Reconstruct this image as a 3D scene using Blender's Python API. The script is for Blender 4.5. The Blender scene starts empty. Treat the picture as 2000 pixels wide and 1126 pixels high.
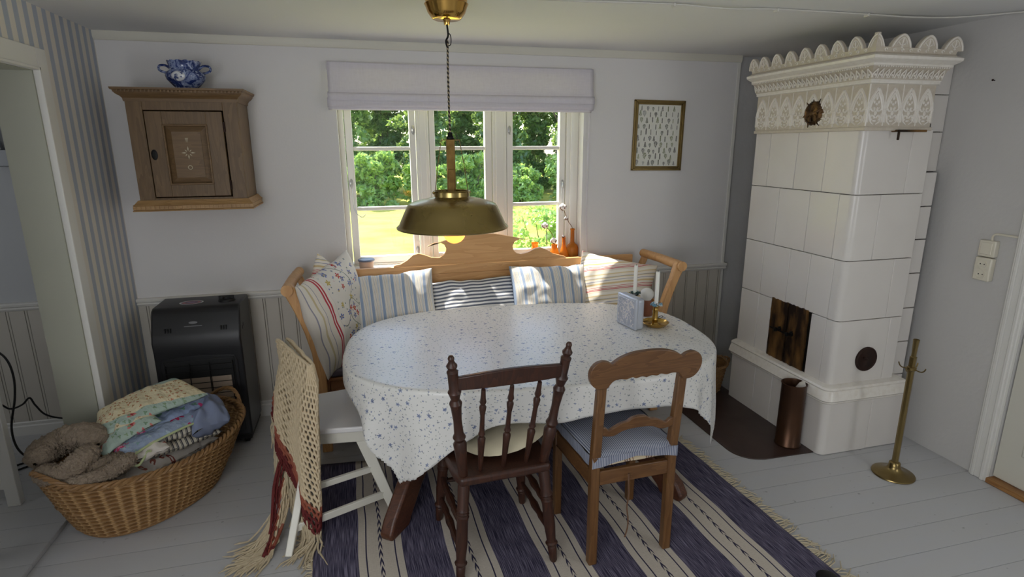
import bpy, bmesh, math, random
import numpy as np
from mathutils import Matrix, Vector, noise as mnoise
PI = math.pi
random.seed(7)
S = bpy.context.scene
COL = S.collection
# ------------------------------------------------------------------ camera
cd = bpy.data.cameras.new('camera'); cam = bpy.data.objects.new('camera', cd); COL.objects.link(cam)
cd.sensor_fit = 'HORIZONTAL'; cd.sensor_width = 36.0; cd.lens = 1115.0/2000*36.0; cd.clip_start = .05; cd.clip_end = 200
Yd = Vector((-298.0, 278.0, 1115.0)).normalized()
Xd = Vector((4500.0, 298.0, 1115.0)); Xd = (Xd-Xd.dot(Yd)*Yd).normalized()
Zd = Yd.cross(Xd)
if Zd.y < 0: Zd = -Zd
R = Matrix(((Xd.x, Xd.y, -Xd.z), (Yd.x, Yd.y, -Yd.z), (Zd.x, Zd.y, -Zd.z)))
cam.matrix_world = Matrix.Translation((0, 0, 1.70)) @ R.to_4x4()
S.camera = cam
# ------------------------------------------------------------------ view, world, lights
S.view_settings.view_transform = 'Standard'; S.view_settings.look = 'None'; S.view_settings.gamma = 1
S.view_settings.exposure = 0.45; S.view_settings.use_curve_mapping = False
try:
    S.cycles.use_denoising = True; S.cycles.denoiser = 'OPENIMAGEDENOISE'
    S.cycles.max_bounces = 10; S.cycles.diffuse_bounces = 6; S.cycles.glossy_bounces = 4
    S.cycles.transparent_max_bounces = 12; S.cycles.sample_clamp_indirect = 6; S.cycles.caustics_refractive = False
except Exception: pass
W = bpy.data.worlds.new('sky'); S.world = W; W.use_nodes = True
wn = W.node_tree; bg = wn.nodes['Background']
sk = wn.nodes.new('ShaderNodeTexSky'); sk.sky_type = 'NISHITA'; sk.sun_disc = False
sk.sun_elevation = math.radians(58); sk.sun_rotation = math.radians(-35); sk.air_density = 1; sk.dust_density = 1.5
wn.links.new(sk.outputs[0], bg.inputs[0]); bg.inputs[1].default_value = 0.46
def lamp(name, kind, loc, energy, color=(1, 1, 1), aim=None, size=None):
    l = bpy.data.lights.new(name, kind); l.energy = energy; l.color = color
    o = bpy.data.objects.new(name, l); COL.objects.link(o); o.location = loc
    if aim: o.rotation_euler = (Vector(aim)-Vector(loc)).to_track_quat('-Z', 'Y').to_euler()
    if size: l.shape = 'RECTANGLE'; l.size, l.size_y = size
    return o
sun = lamp('sun', 'SUN', (1.4, 9, 12), 9.0, (1, .95, .86), aim=(.3, 3.4, .8)); sun.data.angle = math.radians(.6)
el, az = math.radians(62), math.radians(-33)   # from the garden side, from the left
sdir = Vector((math.sin(az)*math.cos(el), math.cos(az)*math.cos(el), math.sin(el)))
sun.rotation_euler = sdir.to_track_quat('Z', 'Y').to_euler()
pt = lamp('window_portal', 'AREA', (.665, 3.99, 1.5), 1, size=(1.7, 1.3), aim=(.665, 0, 1.5)); pt.data.cycles.is_portal = True
# added fill lights, out of view, to brighten the room; no windows there
lamp('fill_right_side', 'AREA', (3.02, .05, 1.35), 13, (.93, .96, 1), aim=(-1.3, 2.6, 1.2), size=(1.0, 1.1))
lamp('fill_left_side', 'AREA', (-1.30, .1, 1.45), 24, (.95, .97, 1), aim=(1.5, 1.2, .9), size=(1.9, 1.2))
lamp('fill_near_wall', 'AREA', (-.82, -1.3, 1.4), 16, (.93, .96, 1), aim=(1.0, 3, 1.2), size=(.85, 1.2))
lamp('fill_hall', 'AREA', (-3.1, 2.0, 1.6), 4, (.93, .96, 1), aim=(-1.5, 3.2, 1.0), size=(.9, 1.1))  # added dim fill for the hall, no real window
# ------------------------------------------------------------------ mesh helpers
class B:
    def __init__(s): s.v = []; s.f = []; s.uv = {}; s.mi = {}
    def add(s, vs, fs, M=None, uvs=None, mi=0):
        n = len(s.v)
        if M is not None: vs = [M @ Vector(p) for p in vs]
        s.v.extend([tuple(p) for p in vs])
        for k, f in enumerate(fs):
            if uvs: s.uv[len(s.f)] = [uvs[i] for i in f]
            if mi: s.mi[len(s.f)] = mi
            s.f.append(tuple(i+n for i in f))
        return s
    def box(s, x0, x1, y0, y1, z0, z1, M=None, mi=0):
        vs = [(x, y, z) for x in (x0, x1) for y in (y0, y1) for z in (z0, z1)]
        return s.add(vs, [(0, 1, 3, 2), (4, 6, 7, 5), (0, 4, 5, 1), (2, 3, 7, 6), (0, 2, 6, 4), (1, 5, 7, 3)], M, mi=mi)
    def lathe(s, prof, n=24, M=None, c=(0, 0, 0), sx=1, sy=1, fn=None, mi=0):
        vs = []; fs = []
        for (r, z) in prof:
            for k in range(n):
                a = 2*PI*k/n; rr = r*(fn(a, z) if fn else 1)
                vs.append((c[0]+rr*math.cos(a)*sx, c[1]+rr*math.sin(a)*sy, c[2]+z))
        for i in range(len(prof)-1):
            for k in range(n):
                a, b = i*n+k, i*n+(k+1) % n
                fs.append((a, b, b+n, a+n))
        m = len(prof)
        if prof[0][0] > 1e-5: fs.append(tuple(range(n-1, -1, -1)))
        if prof[-1][0] > 1e-5: fs.append(tuple(range((m-1)*n, m*n)))
        return s.add(vs, fs, M, mi=mi)
    def tube(s, pts, r, n=8, M=None, closed=False, flat=1.0, mi=0):
        pts = [Vector(p) for p in pts]; m = len(pts)
        rs = r if isinstance(r, (list, tuple)) else [r]*m
        vs = []; fs = []; up = None
        for i, p in enumerate(pts):
            a = pts[(i-1) % m] if (i > 0 or closed) else p; b = pts[(i+1) % m] if (i < m-1 or closed) else p
            t = (b-a); t = t.normalized() if t.length > 1e-9 else Vector((0, 0, 1))
            if up is None:
                up = Vector((0, 0, 1)) if abs(t.z) < .9 else Vector((1, 0, 0))
            u = (up-t*up.dot(t)); u = u.normalized() if u.length > 1e-6 else t.orthogonal().normalized()
            w = t.cross(u); up = u
            for k in range(n):
                an = 2*PI*k/n
                vs.append(p+(u*math.cos(an)*flat+w*math.sin(an))*rs[i])
        for i in range(m if closed else m-1):
            j = (i+1) % m
            for k in range(n):
                fs.append((i*n+k, i*n+(k+1) % n, j*n+(k+1) % n, j*n+k))
        if not closed:
            fs.append(tuple(range(n-1, -1, -1))); fs.append(tuple(range((m-1)*n, m*n)))
        return s.add(vs, fs, M, mi=mi)
    def prism(s, pts, d0, d1, plane='xz', M=None, mi=0):
        n = len(pts)
        def P(a, b, d): return {'xz': (a, d, b), 'yz': (d, a, b), 'xy': (a, b, d)}[plane]
        vs = [P(a, b, d0) for a, b in pts]+[P(a, b, d1) for a, b in pts]
        fs = [tuple(range(n-1, -1, -1)), tuple(range(n, 2*n))]+[(i, (i+1) % n, n+(i+1) % n, n+i) for i in range(n)]
        return s.add(vs, fs, M, mi=mi)
    def grid(s, fn, nu, nv, cu=False, cv=False, M=None, uv=None, mi=0):
        U = nu if cu else nu+1; V = nv if cv else nv+1
        vs = [fn(i/nu, j/nv) for i in range(U) for j in range(V)]
        n0 = len(s.v); fs = []
        for i in range(nu):
            for j in range(nv):
                q = (i*V+j, ((i+1) % U)*V+j, ((i+1) % U)*V+(j+1) % V, i*V+(j+1) % V)
                if uv: s.uv[len(s.f)+len(fs)] = [uv(a/nu, b/nv) for a, b in ((i, j), (i+1, j), (i+1, j+1), (i, j+1))]
                if mi: s.mi[len(s.f)+len(fs)] = mi
                fs.append(q)
        if M is not None: vs = [M @ Vector(p) for p in vs]
        s.v.extend([tuple(p) for p in vs]); s.f.extend([tuple(i+n0 for i in f) for f in fs])
        return s
    def ball(s, c, r, n=12, m=8, M=None, sc=(1, 1, 1), mi=0):
        vs = [(c[0], c[1], c[2]-r*sc[2])]; fs = []
        for i in range(1, m):
            ph = -PI/2+PI*i/m
            for k in range(n):
                a = 2*PI*k/n
                vs.append((c[0]+r*sc[0]*math.cos(ph)*math.cos(a), c[1]+r*sc[1]*math.cos(ph)*math.sin(a), c[2]+r*sc[2]*math.sin(ph)))
        vs.append((c[0], c[1], c[2]+r*sc[2])); L = len(vs)-1
        for k in range(n):
            fs.append((0, 1+(k+1) % n, 1+k)); b = 1+(m-2)*n; fs.append((L, b+k, b+(k+1) % n))
        for i in range(m-2):
            for k in range(n):
                a = 1+i*n+k; b = 1+i*n+(k+1) % n
                fs.append((a, b, b+n, a+n))
        return s.add(vs, fs, M, mi=mi)
def wmat(o):
    m = Matrix.LocRotScale(o.location, o.rotation_euler, None)
    return wmat(o.parent) @ m if o.parent else m
def obj(name, b, mat, parent=None, local=False, smooth=35, bevel=0, seg=2, sub=0, solid=0, origin=None):
    me = bpy.data.meshes.new(name); me.from_pydata(b.v, [], b.f)
    if b.uv:
        L = me.uv_layers.new(name='uv'); arr = np.zeros(len(me.loops)*2, np.float32); k = 0
        for i, f in enumerate(b.f):
            q = b.uv.get(i)
            for j in range(len(f)):
                if q: arr[2*k] = q[j][0]; arr[2*k+1] = q[j][1]
                k += 1
        L.data.foreach_set('uv', arr)
    mats = mat if isinstance(mat, (list, tuple)) else [mat]
    for m in mats: me.materials.append(m)
    if b.mi:
        mi = np.zeros(len(b.f), np.int32)
        for i, v in b.mi.items(): mi[i] = v
        me.polygons.foreach_set('material_index', mi)
    if smooth:
        me.polygons.foreach_set('use_smooth', np.ones(len(b.f), bool)); me.update()
        me.set_sharp_from_angle(angle=math.radians(smooth))
    o = bpy.data.objects.new(name, me); COL.objects.link(o)
    if parent:
        o.parent = parent
        if not local: me.transform(wmat(parent).inverted())
    elif origin is not None:
        o.location = origin; me.transform(Matrix.Translation(-Vector(origin)))
    if bevel:
        m = o.modifiers.new('bevel', 'BEVEL'); m.width = bevel; m.segments = seg; m.limit_method = 'ANGLE'; m.angle_limit = .7
    if sub:
        m = o.modifiers.new('sub', 'SUBSURF'); m.levels = sub; m.render_levels = sub
    if solid:
        m = o.modifiers.new('solid', 'SOLIDIFY'); m.thickness = solid; m.offset = 0
    return o
def thing(name, label, cat, loc=(0, 0, 0), rz=0, group=None, rot=None):
    o = bpy.data.objects.new(name, None); o.empty_display_size = .1; COL.objects.link(o); o.location = loc
    o.rotation_euler = rot if rot else (0, 0, rz)
    return tag(o, label, cat, group)
def tag(o, label, cat, group=None):
    o['label'] = label; o['category'] = cat
    if group: o['group'] = group
    return o
def struct(name, b, mat, label=None, parent=None, **k):
    o = obj(name, b, mat, parent, **k)
    if not parent:
        o['kind'] = 'structure'
        if label: o['label'] = label
    return o
def T(x=0, y=0, z=0, rx=0, ry=0, rz=0, s=1):
    return Matrix.Translation((x, y, z)) @ Matrix.Rotation(rz, 4, 'Z') @ Matrix.Rotation(ry, 4, 'Y') @ Matrix.Rotation(rx, 4, 'X') @ Matrix.Scale(s, 4)
def aim(p, q):   # matrix taking local z axis 0..1 from p to q direction
    d = Vector(q)-Vector(p); return Matrix.Translation(p) @ d.to_track_quat('Z', 'Y').to_matrix().to_4x4()
def ns(x, y, z, s=1.0): return mnoise.noise(Vector((x*s, y*s, z*s)))
def cr(pts, n=6, closed=False):   # catmull-rom
    P = [Vector(p) for p in pts]; m = len(P); out = []
    for i in range(m if closed else m-1):
        a = P[(i-1) % m] if closed or i > 0 else P[0]; b = P[i]; c = P[(i+1) % m]; d = P[(i+2) % m] if closed or i < m-2 else P[-1]
        for k in range(n):
            t = k/n
            out.append(.5*((2*b)+(c-a)*t+(2*a-5*b+4*c-d)*t*t+(3*b-a-3*c+d)*t**3))
    if not closed: out.append(P[-1])
    return out
# ------------------------------------------------------------------ material helpers
def L(c):   # sRGB 0-255 -> linear
    return tuple([((x/255+.055)/1.055)**2.4 if x > 10 else x/3295 for x in c]+[1.0])
class Mt:
    def __init__(s, name, col=(200, 200, 200), rough=.6, metal=0, spec=.5, **k):
        s.m = bpy.data.materials.new(name); s.m.use_nodes = True; s.nt = s.m.node_tree; s.b = s.nt.nodes['Principled BSDF']
        s.b.inputs['Base Color'].default_value = L(col); s.b.inputs['Roughness'].default_value = rough
        s.b.inputs['Metallic'].default_value = metal; s.b.inputs['Specular IOR Level'].default_value = spec
        for a, v in k.items(): s.b.inputs[a.replace('_', ' ')].default_value = v
        s._c = None
    def n(s, t, **p):
        x = s.nt.nodes.new('ShaderNode'+t)
        for a, v in p.items(): setattr(x, a, v)
        return x
    def put(s, sock, v):
        if hasattr(v, 'is_output') or hasattr(v, 'links'): s.nt.links.new(v, sock)
        elif v is not None: sock.default_value = v
    def co(s, k='Object'):
        if s._c is None: s._c = s.n('TexCoord')
        return s._c.outputs[k]
    def xyz(s, v=None):
        x = s.n('SeparateXYZ'); s.put(x.inputs[0], v or s.co()); return x.outputs
    def comb(s, x=0, y=0, z=0):
        c = s.n('CombineXYZ'); s.put(c.inputs[0], x); s.put(c.inputs[1], y); s.put(c.inputs[2], z); return c.outputs[0]
    def ma(s, op, a, b=None, c=None):
        x = s.n('Math', operation=op); s.put(x.inputs[0], a); s.put(x.inputs[1], b)
        if c is not None: s.put(x.inputs[2], c)
        return x.outputs[0]
    def mul(s, v, k):
        x = s.n('VectorMath', operation='MULTIPLY'); s.put(x.inputs[0], v); x.inputs[1].default_value = k; return x.outputs[0]
    def vadd(s, v, w):
        x = s.n('VectorMath', operation='ADD'); s.put(x.inputs[0], v); s.put(x.inputs[1], w); return x.outputs[0]
    def mix(s, f, a, b, mode='MIX'):
        x = s.n('Mix', data_type='RGBA', blend_type=mode); s.put(x.inputs[0], f)
        for i, v in ((6, a), (7, b)):
            if isinstance(v, tuple) and len(v) == 3: v = L(v)
            s.put(x.inputs[i], v)
        return x.outputs[2]
    def noise(s, sc=5, det=3, vec=None, rough=.5, out=0, dist=0):
        x = s.n('TexNoise'); s.put(x.inputs['Vector'], vec or s.co()); x.inputs['Scale'].default_value = sc
        x.inputs['Detail'].default_value = det; x.inputs['Roughness'].default_value = rough; x.inputs['Distortion'].default_value = dist
        return x.outputs[out]
    def vor(s, sc=5, vec=None, feat='F1', rnd=1.0, dim='3D'):
        x = s.n('TexVoronoi', feature=feat, voronoi_dimensions=dim); s.put(x.inputs['Vector'], vec or s.co())
        x.inputs['Scale'].default_value = sc
        if 'Randomness' in x.inputs: x.inputs['Randomness'].default_value = rnd
        return x.outputs
    def ramp(s, f, stops, const=False):
        x = s.n('ValToRGB'); s.put(x.inputs[0], f); r = x.color_ramp
        if const: r.interpolation = 'CONSTANT'
        while len(r.elements) < len(stops): r.elements.new(.5)
        for e, (p, c) in zip(r.elements, stops):
            e.position = p; e.color = L(c) if isinstance(c, tuple) else (c, c, c, 1)
        return x.outputs[0]
    def col(s, c): s.put(s.b.inputs['Base Color'], c); return s
    def rough(s, c): s.put(s.b.inputs['Roughness'], c); return s
    def bump(s, h, st=.3, d=.01):
        x = s.n('Bump'); s.put(x.inputs['Height'], h); x.inputs['Strength'].default_value = st; x.inputs['Distance'].default_value = d
        if s.b.inputs['Normal'].is_linked: s.put(x.inputs['Normal'], s.b.inputs['Normal'].links[0].from_socket)
        s.put(s.b.inputs['Normal'], x.outputs[0]); return s
    def flower(s, vec, sc, R, gate=0.0, pet=5):
        """mask (0/1) of little five-petal blossoms scattered over a 2D vector, plus a random value and centre distance"""
        v = s.mul(vec, (sc, sc, 0)); o = s.vor(1, v, rnd=.85)
        x = s.n('VectorMath', operation='SUBTRACT'); s.put(x.inputs[0], v); s.put(x.inputs[1], o['Position'])
        c = s.n('SeparateXYZ'); s.put(c.inputs[0], x.outputs[0])
        rc = s.n('SeparateColor'); s.put(rc.inputs[0], o['Color'])
        an = s.ma('ARCTAN2', c.outputs[1], c.outputs[0]); an = s.ma('ADD', s.ma('MULTIPLY', an, float(pet)), s.ma('MULTIPLY', rc.outputs[0], 6.28))
        rad = s.ma('MULTIPLY_ADD', s.ma('COSINE', an), .28*R, .72*R)
        d = s.ma('SQRT', s.ma('ADD', s.ma('MULTIPLY', c.outputs[0], c.outputs[0]), s.ma('MULTIPLY', c.outputs[1], c.outputs[1])))
        m = s.ma('LESS_THAN', d, rad)
        m = s.ma('MULTIPLY', m, s.ma('GREATER_THAN', rc.outputs[1], gate))
        return m, rc.outputs[2], d
    def stripes(s, c, period, stops):
        return s.ramp(s.ma('FRACT', s.ma('DIVIDE', c, period)), stops, True)
def cloth(mt, st=.25):
    v = mt.noise(220, 2); mt.bump(v, st, .0015); mt.b.inputs['Roughness'].default_value = .9; mt.b.inputs['Specular IOR Level'].default_value = .15; return mt
def wood(name, c1, c2, axis=0, rough=.45, sc=1.0, c3=None, knots=True):
    t = Mt(name, rough=rough); k = [9*sc, 9*sc, 9*sc]; k[axis] = .9*sc
    v = t.mul(t.co(), tuple(k))
    w = t.noise(2.2, 4, v, dist=.6); g = t.ma('FRACT', t.ma('MULTIPLY', w, 7.0))
    a = t.mix(g, c1, c2); fine = t.noise(14, 3, v)
    a = t.mix(t.ma('MULTIPLY', fine, .45), a, c3 or c2)
    if knots:
        q = [3.2*sc]*3; q[axis] = 1.6*sc; d = t.vor(1, t.mul(t.co(), tuple(q)))['Distance']
        a = t.mix(t.ramp(d, [(.03, 1.0), (.09, 0.0)]), a, tuple(int(x*.45) for x in (c3 or c2)))
    t.col(a); t.bump(fine, .12, .002); return t.m
# ------------------------------------------------------------------ common materials
def paint(name, c, rough=.55, bs=60, st=.05, var=4):
    t = Mt(name, c, rough); n = t.noise(3.5, 4); c2 = tuple(max(0, x-var) for x in c)
    t.col(t.mix(n, c, c2)); t.bump(t.noise(bs, 3), st, .004); return t.m
m_wall = paint('white_wall_paint', (222, 220, 219), .8, 90, .12)
m_ceil = paint('white_ceiling_paint', (222, 222, 221), .85, 20, .06)
m_plaster = paint('rough_grey_plaster', (196, 195, 194), .9, 26, .55, 16)
m_trim = paint('white_trim_paint', (226, 224, 218), .4, 30, .05)
m_trimc = paint('cream_trim_paint', (214, 211, 198), .45, 30, .05)
m_green = paint('grey_green_paint', (173, 173, 158), .95, 30, .08)
m_frame = paint('window_frame_paint', (236, 234, 228), .35, 30, .03)
m_hall = paint('hall_wall_paint', (196, 198, 200), .8, 60, .1)
t = Mt('striped_wallpaper', rough=.85)
t.col(t.stripes(t.ma('ADD', t.xyz()[1], t.ma('MULTIPLY', t.noise(2), .004)), .079, [(0, (224, 218, 207)), (.5, (176, 183, 195)), (.96, (198, 198, 200))])); t.bump(t.noise(60), .06, .003); m_paper = t.m
t = Mt('painted_bead_board', rough=.5)
x = t.xyz()[0]; fr = t.ma('FRACT', t.ma('DIVIDE', x, .092))
h = t.ramp(fr, [(0, 0.0), (.03, 1.0), (.12, 1.0), (.14, .2), (.17, 1.0), (.97, 1.0), (1, 0.0)])
t.col(t.mix(h, (150, 142, 130), t.mix(t.noise(6), (205, 199, 188), (197, 191, 180)))); t.bump(h, .8, .006); m_bead = t.m
t = Mt('painted_floor_boards', rough=.42)
o3 = t.xyz(); fr = t.ma('FRACT', t.ma('DIVIDE', o3[1], .145)); gap = t.ramp(fr, [(0, 0.0), (.012, 1.0), (.985, 1.0), (1, 0.0)])
br = t.ma('MULTIPLY', t.noise(1.0, 2, t.comb(t.ma('MULTIPLY', o3[0], .5), t.ma('FLOOR', t.ma('DIVIDE', o3[1], .145)), 0)), 1.0)
c = t.mix(br, (196, 198, 203), (176, 178, 182)); c = t.mix(t.noise(5, 5, t.mul(t.co(), (.6, 2.5, 1))), c, (188, 187, 185))
sp = t.ramp(t.noise(38, 4, t.mul(t.co(), (.6, 1, 1))), [(.27, 1.0), (.32, 0.0)])
c = t.mix(sp, c, (150, 150, 150)); t.col(t.mix(gap, (150, 152, 156), c)); t.bump(gap, .5, .003); t.bump(t.noise(9, 4, t.mul(t.co(), (1, 6, 1))), .12, .003); m_floor = t.m
# ------------------------------------------------------------------ the setting
YB = 3.72; XL = -1.33; XR = 3.05; ZC = 2.30
b = B(); b.box(-1.43, 3.4, -1.4, 3.94, -.12, 0); struct('floor', b, m_floor, 'white painted floor boards of the room')
b = B(); b.box(-3.6, -1.432, -1.4, 3.94, -.12, .018); struct('floor_hall', b, m_floor, 'white painted floor of the hall, one board higher', bevel=.003)
b = B(); b.box(-3.6, 3.5, -1.4, 3.94, ZC, ZC+.12); struct('ceiling', b, m_ceil, 'white painted low ceiling')
b = B(); b.box(XL-.15, -.12, YB, 3.94, 0, ZC).box(1.46, 2.62, YB, 3.94, 0, ZC).box(-.12, 1.46, YB, 3.94, 0, .93).box(-.12, 1.46, YB, 3.94, 2.16, ZC)
struct('wall_back', b, m_wall, 'white back wall with the window')
b = B(); b.box(2.62, 3.4, YB+.035, 3.94, 0, ZC); struct('wall_niche', b, m_plaster, 'rough grey plaster wall behind the tiled stove')
b = B(); b.box(XL-.15, XL, 3.03, YB, 0, ZC).box(XL-.15, XL, 1.75, 3.03, 2.03, ZC).box(XL-.35, XL, -1.4, 1.75, 0, ZC)
struct('wall_left', b, m_paper, 'left wall with cream and blue striped wallpaper')
b = B(); b.box(XR, XR+.3, 1.93, 3.94, 0, ZC).box(XR, XR+.3, -1.4, 1.0, 0, ZC).box(XR, XR+.3, 1.0, 1.93, 2.04, ZC); struct('wall_right', b, paint('right_wall_paint', (205, 203, 200), .85, 40, .3, 8), 'pale grey right wall')
b = B(); b.box(-3.6, 3.4, -1.6, -1.4, 0, ZC); struct('wall_front', b, m_wall)
b = B(); b.box(-3.6, XL-.15, 3.78, 3.94, 0, ZC); struct('wall_hall', b, m_hall, 'grey hall wall seen through the doorway')
b = B(); b.box(-3.6, -3.5, -1.4, 3.78, 0, ZC); struct('wall_hall_side', b, m_hall)
# bead board wainscot
b = B(); b.box(XL, 2.595, YB-.014, YB, .10, .79); struct('trim_1', b, m_bead, 'grey white bead board panelling on the back wall')
b = B(); b.box(-3.5, XL-.15, 3.766, 3.78, .10, .79); struct('trim_2', b, m_bead, 'bead board panelling in the hall')
def rail(x0, x1, y, z):
    b = B(); pr = [(y, z-.022), (y-.02, z-.02), (y-.028, z-.008), (y-.022, z), (y-.034, z+.008), (y-.036, z+.02), (y-.03, z+.026), (y, z+.026)]
    b.prism(pr, x0, x1, 'yz'); return b
struct('trim_3', rail(XL, 2.63, YB, .805), m_trim, 'white chair rail along the back wall')
struct('trim_4', rail(-3.5, XL-.15, 3.78, .81), m_trim, 'white chair rail in the hall')
def skirting(x0, x1, y):
    b = B(); b.prism([(y, 0), (y-.022, 0), (y-.022, .075), (y-.016, .082), (y-.018, .098), (y-.01, .112), (y, .115)], x0, x1, 'yz'); return b
struct('baseboard_back', skirting(XL, 2.60, YB), m_trim, 'white baseboard under the panelling')
struct('baseboard_hall', skirting(-3.5, XL-.15, 3.78), m_trim, 'white baseboard in the hall')
b = B(); b.prism([(YB, ZC-.045), (YB-.012, ZC-.045), (YB-.02, ZC-.03), (YB-.02, ZC), (YB, ZC)], XL, 2.62, 'yz'); struct('trim_5', b, m_trimc, 'cream moulding where back wall meets ceiling')
b = B(); b.box(2.60, 2.622, YB-.004, YB+.034, 0, ZC); struct('trim_6', b, m_trim)
# left doorway: casing, green lining
b = B(); b.box(XL, XL+.02, 3.03, 3.115, 0, 2.115).box(XL, XL+.02, 1.75, 3.03, 2.03, 2.115).box(XL, XL+.02, 1.66, 1.75, 0, 2.115)
b.box(XL, XL+.028, 3.02, 3.034, 0, 2.034).box(XL, XL+.028, 1.75, 3.034, 2.02, 2.034)
struct('trim_7', b, m_trim, 'white door casing around the left doorway', bevel=.003)
b = B(); b.box(XL-.155, XL+.0005, 3.012, 3.032, .018, 2.03).box(XL-.155, XL-.002, 1.75, 3.012, 2.018, 2.032).box(XL-.155, XL-.002, 1.748, 1.765, .018, 2.03)
struct('trim_8', b, m_green, 'grey green lining of the left doorway')
# right door
b = B()
for y0, y1 in ((1.93, 2.02), (.91, 1.0)):
    b.box(XR-.022, XR, y0, y1, 0, 2.13)
    b.box(XR-.030, XR, y0+.012, y0+.030, 0, 2.11).box(XR-.028, XR, y1-.03, y1-.012, 0, 2.12)
b.box(XR-.022, XR, .91, 2.02, 2.04, 2.13); struct('trim_9', b, m_trim, 'white moulded door casing on the right wall', bevel=.004)
dr = bpy.data.objects.new('door_1', None); COL.objects.link(dr); dr.location = (XR+.03, 1.465, 0); dr['kind'] = 'structure'; dr['label'] = 'white panelled door in the right wall'
b = B(); b.box(XR+.012, XR+.05, 1.005, 1.925, .035, 2.035); obj('door_leaf', b, m_trimc, dr, bevel=.003)
b = B()
for z0, z1 in ((.2, .82), (.98, 1.9)):
    for y0, y1 in ((1.1, 1.42), (1.5, 1.82)):
        b.box(XR+.004, XR+.02, y0, y1, z0, z1)
obj('door_panel', b, m_trimc, dr, bevel=.008)
b = B(); b.box(XR-.028, XR+.3, 1.0, 1.93, 0, .028); obj('threshold', b, wood('oak_threshold', (176, 130, 78), (140, 96, 52), 1), dr, bevel=.005)
# ------------------------------------------------------------------ window
t = Mt('window_glass', (255, 255, 255), .0)
tr = t.n('BsdfTransparent'); gl = t.n('BsdfGlossy'); gl.inputs['Roughness'].default_value = .01; mx = t.n('MixShader'); mx.inputs[0].default_value = .03
t.nt.links.new(tr.outputs[0], mx.inputs[1]); t.nt.links.new(gl.outputs[0], mx.inputs[2]); t.nt.links.new(mx.outputs[0], t.nt.nodes['Material Output'].inputs[0]); m_glass = t.m
m_chrome = Mt('white_metal_latch', (190, 190, 190), .3, .6).m
wd = bpy.data.objects.new('window_1', None); COL.objects.link(wd); wd.location = (.665, 3.86, .95); wd['kind'] = 'structure'; wd['label'] = 'white three-light casement window above the bench'
Y0, Y1 = 3.83, 3.90; ZW0, ZW1 = .945, 2.13
b = B(); b.box(-.12, -.088, Y0-.01, 3.935, ZW0-.02, ZW1+.03).box(1.378, 1.46, Y0-.01, 3.935, ZW0-.02, ZW1+.03).box(-.12, 1.46, Y0-.01, 3.935, ZW1, ZW1+.03).box(-.12, 1.46, Y0-.01, 3.935, ZW0-.02, ZW0)
b.box(1.405, 1.46, Y0-.022, Y0, ZW0, ZW1)
obj('window_frame', b, m_frame, wd, bevel=.004)
for x0, x1 in ((.357, .435), (.858, .952)):
    b = B(); b.box(x0, x1, Y0-.012, Y1+.03, ZW0, ZW1).box(x0+.018, x1-.018, Y0-.022, Y0, ZW0, ZW1); obj('mullion', b, m_frame, wd, bevel=.005)
for x0, g0, g1, x1 in ((-.086, -.039, .314, .355), (.437, .477, .808, .856), (.954, .999, 1.331, 1.376)):
    x0 += .003; x1 -= .003; b = B(); b.box(x0, g0, Y0, Y1-.02, ZW0, ZW1).box(g1, x1, Y0, Y1-.02, ZW0, ZW1).box(g0, g1, Y0, Y1-.02, ZW0, ZW0+.045).box(g0, g1, Y0, Y1-.02, ZW1-.04, ZW1)
    s = obj('sash', b, m_frame, wd, bevel=.004)
    for z in (1.304, 1.683):
        b = B(); b.box(g0, g1, Y0+.006, Y0+.045, z-.012, z+.012); obj('glazing_bar', b, m_frame, s, bevel=.005)
    for z0, z1 in ((ZW0+.045, 1.292), (1.316, 1.671), (1.695, ZW1-.04)):
        b = B(); b.box(g0, g1, Y0+.026, Y0+.030, z0, z1); obj('pane', b, m_glass, s, smooth=0)
def latch(x, z, hook=0):
    b = B(); b.lathe([(.001, 0), (.011, .001), (.013, .004), (.009, .008), (.0, .009)], 10, T(x, Y0-.001, z, rx=PI/2) @ Matrix.Diagonal((1, 2.2, 1, 1)))
    b.tube([(x, Y0-.008, z+.012), (x+.004, Y0-.022, z+.004), (x-.002, Y0-.026, z-.016), (x, Y0-.02, z-.03)], .0045, 6)
    if hook: b.tube(cr([(x, Y0-.012, z), (x+hook*.004, Y0-.02, z-.08), (x+hook*.01, Y0-.02, z-.17), (x+hook*.05, Y0-.02, z-.215), (x+hook*.075, Y0-.015, z-.2)], 5), .0028, 6)
    obj('window_latch', b, m_chrome, wd)
latch(.337, 1.80); latch(.975, 1.80); latch(.975, 1.02); latch(.337, 1.02); latch(-.065, 1.47, 1); latch(1.353, 1.44, 0)
b = B(); b.tube(cr([(1.353, Y0-.012, 1.45), (1.346, Y0-.02, 1.38), (1.356, Y0-.02, 1.28), (1.35, Y0-.02, 1.24)], 5), .0028, 6); obj('stay_hook', b, m_chrome, wd)
b = B(); b.box(-.119, 1.459, 3.66, Y0+.03, .905, .934); obj('window_sill', b, m_frame, wd, bevel=.004)
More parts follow.
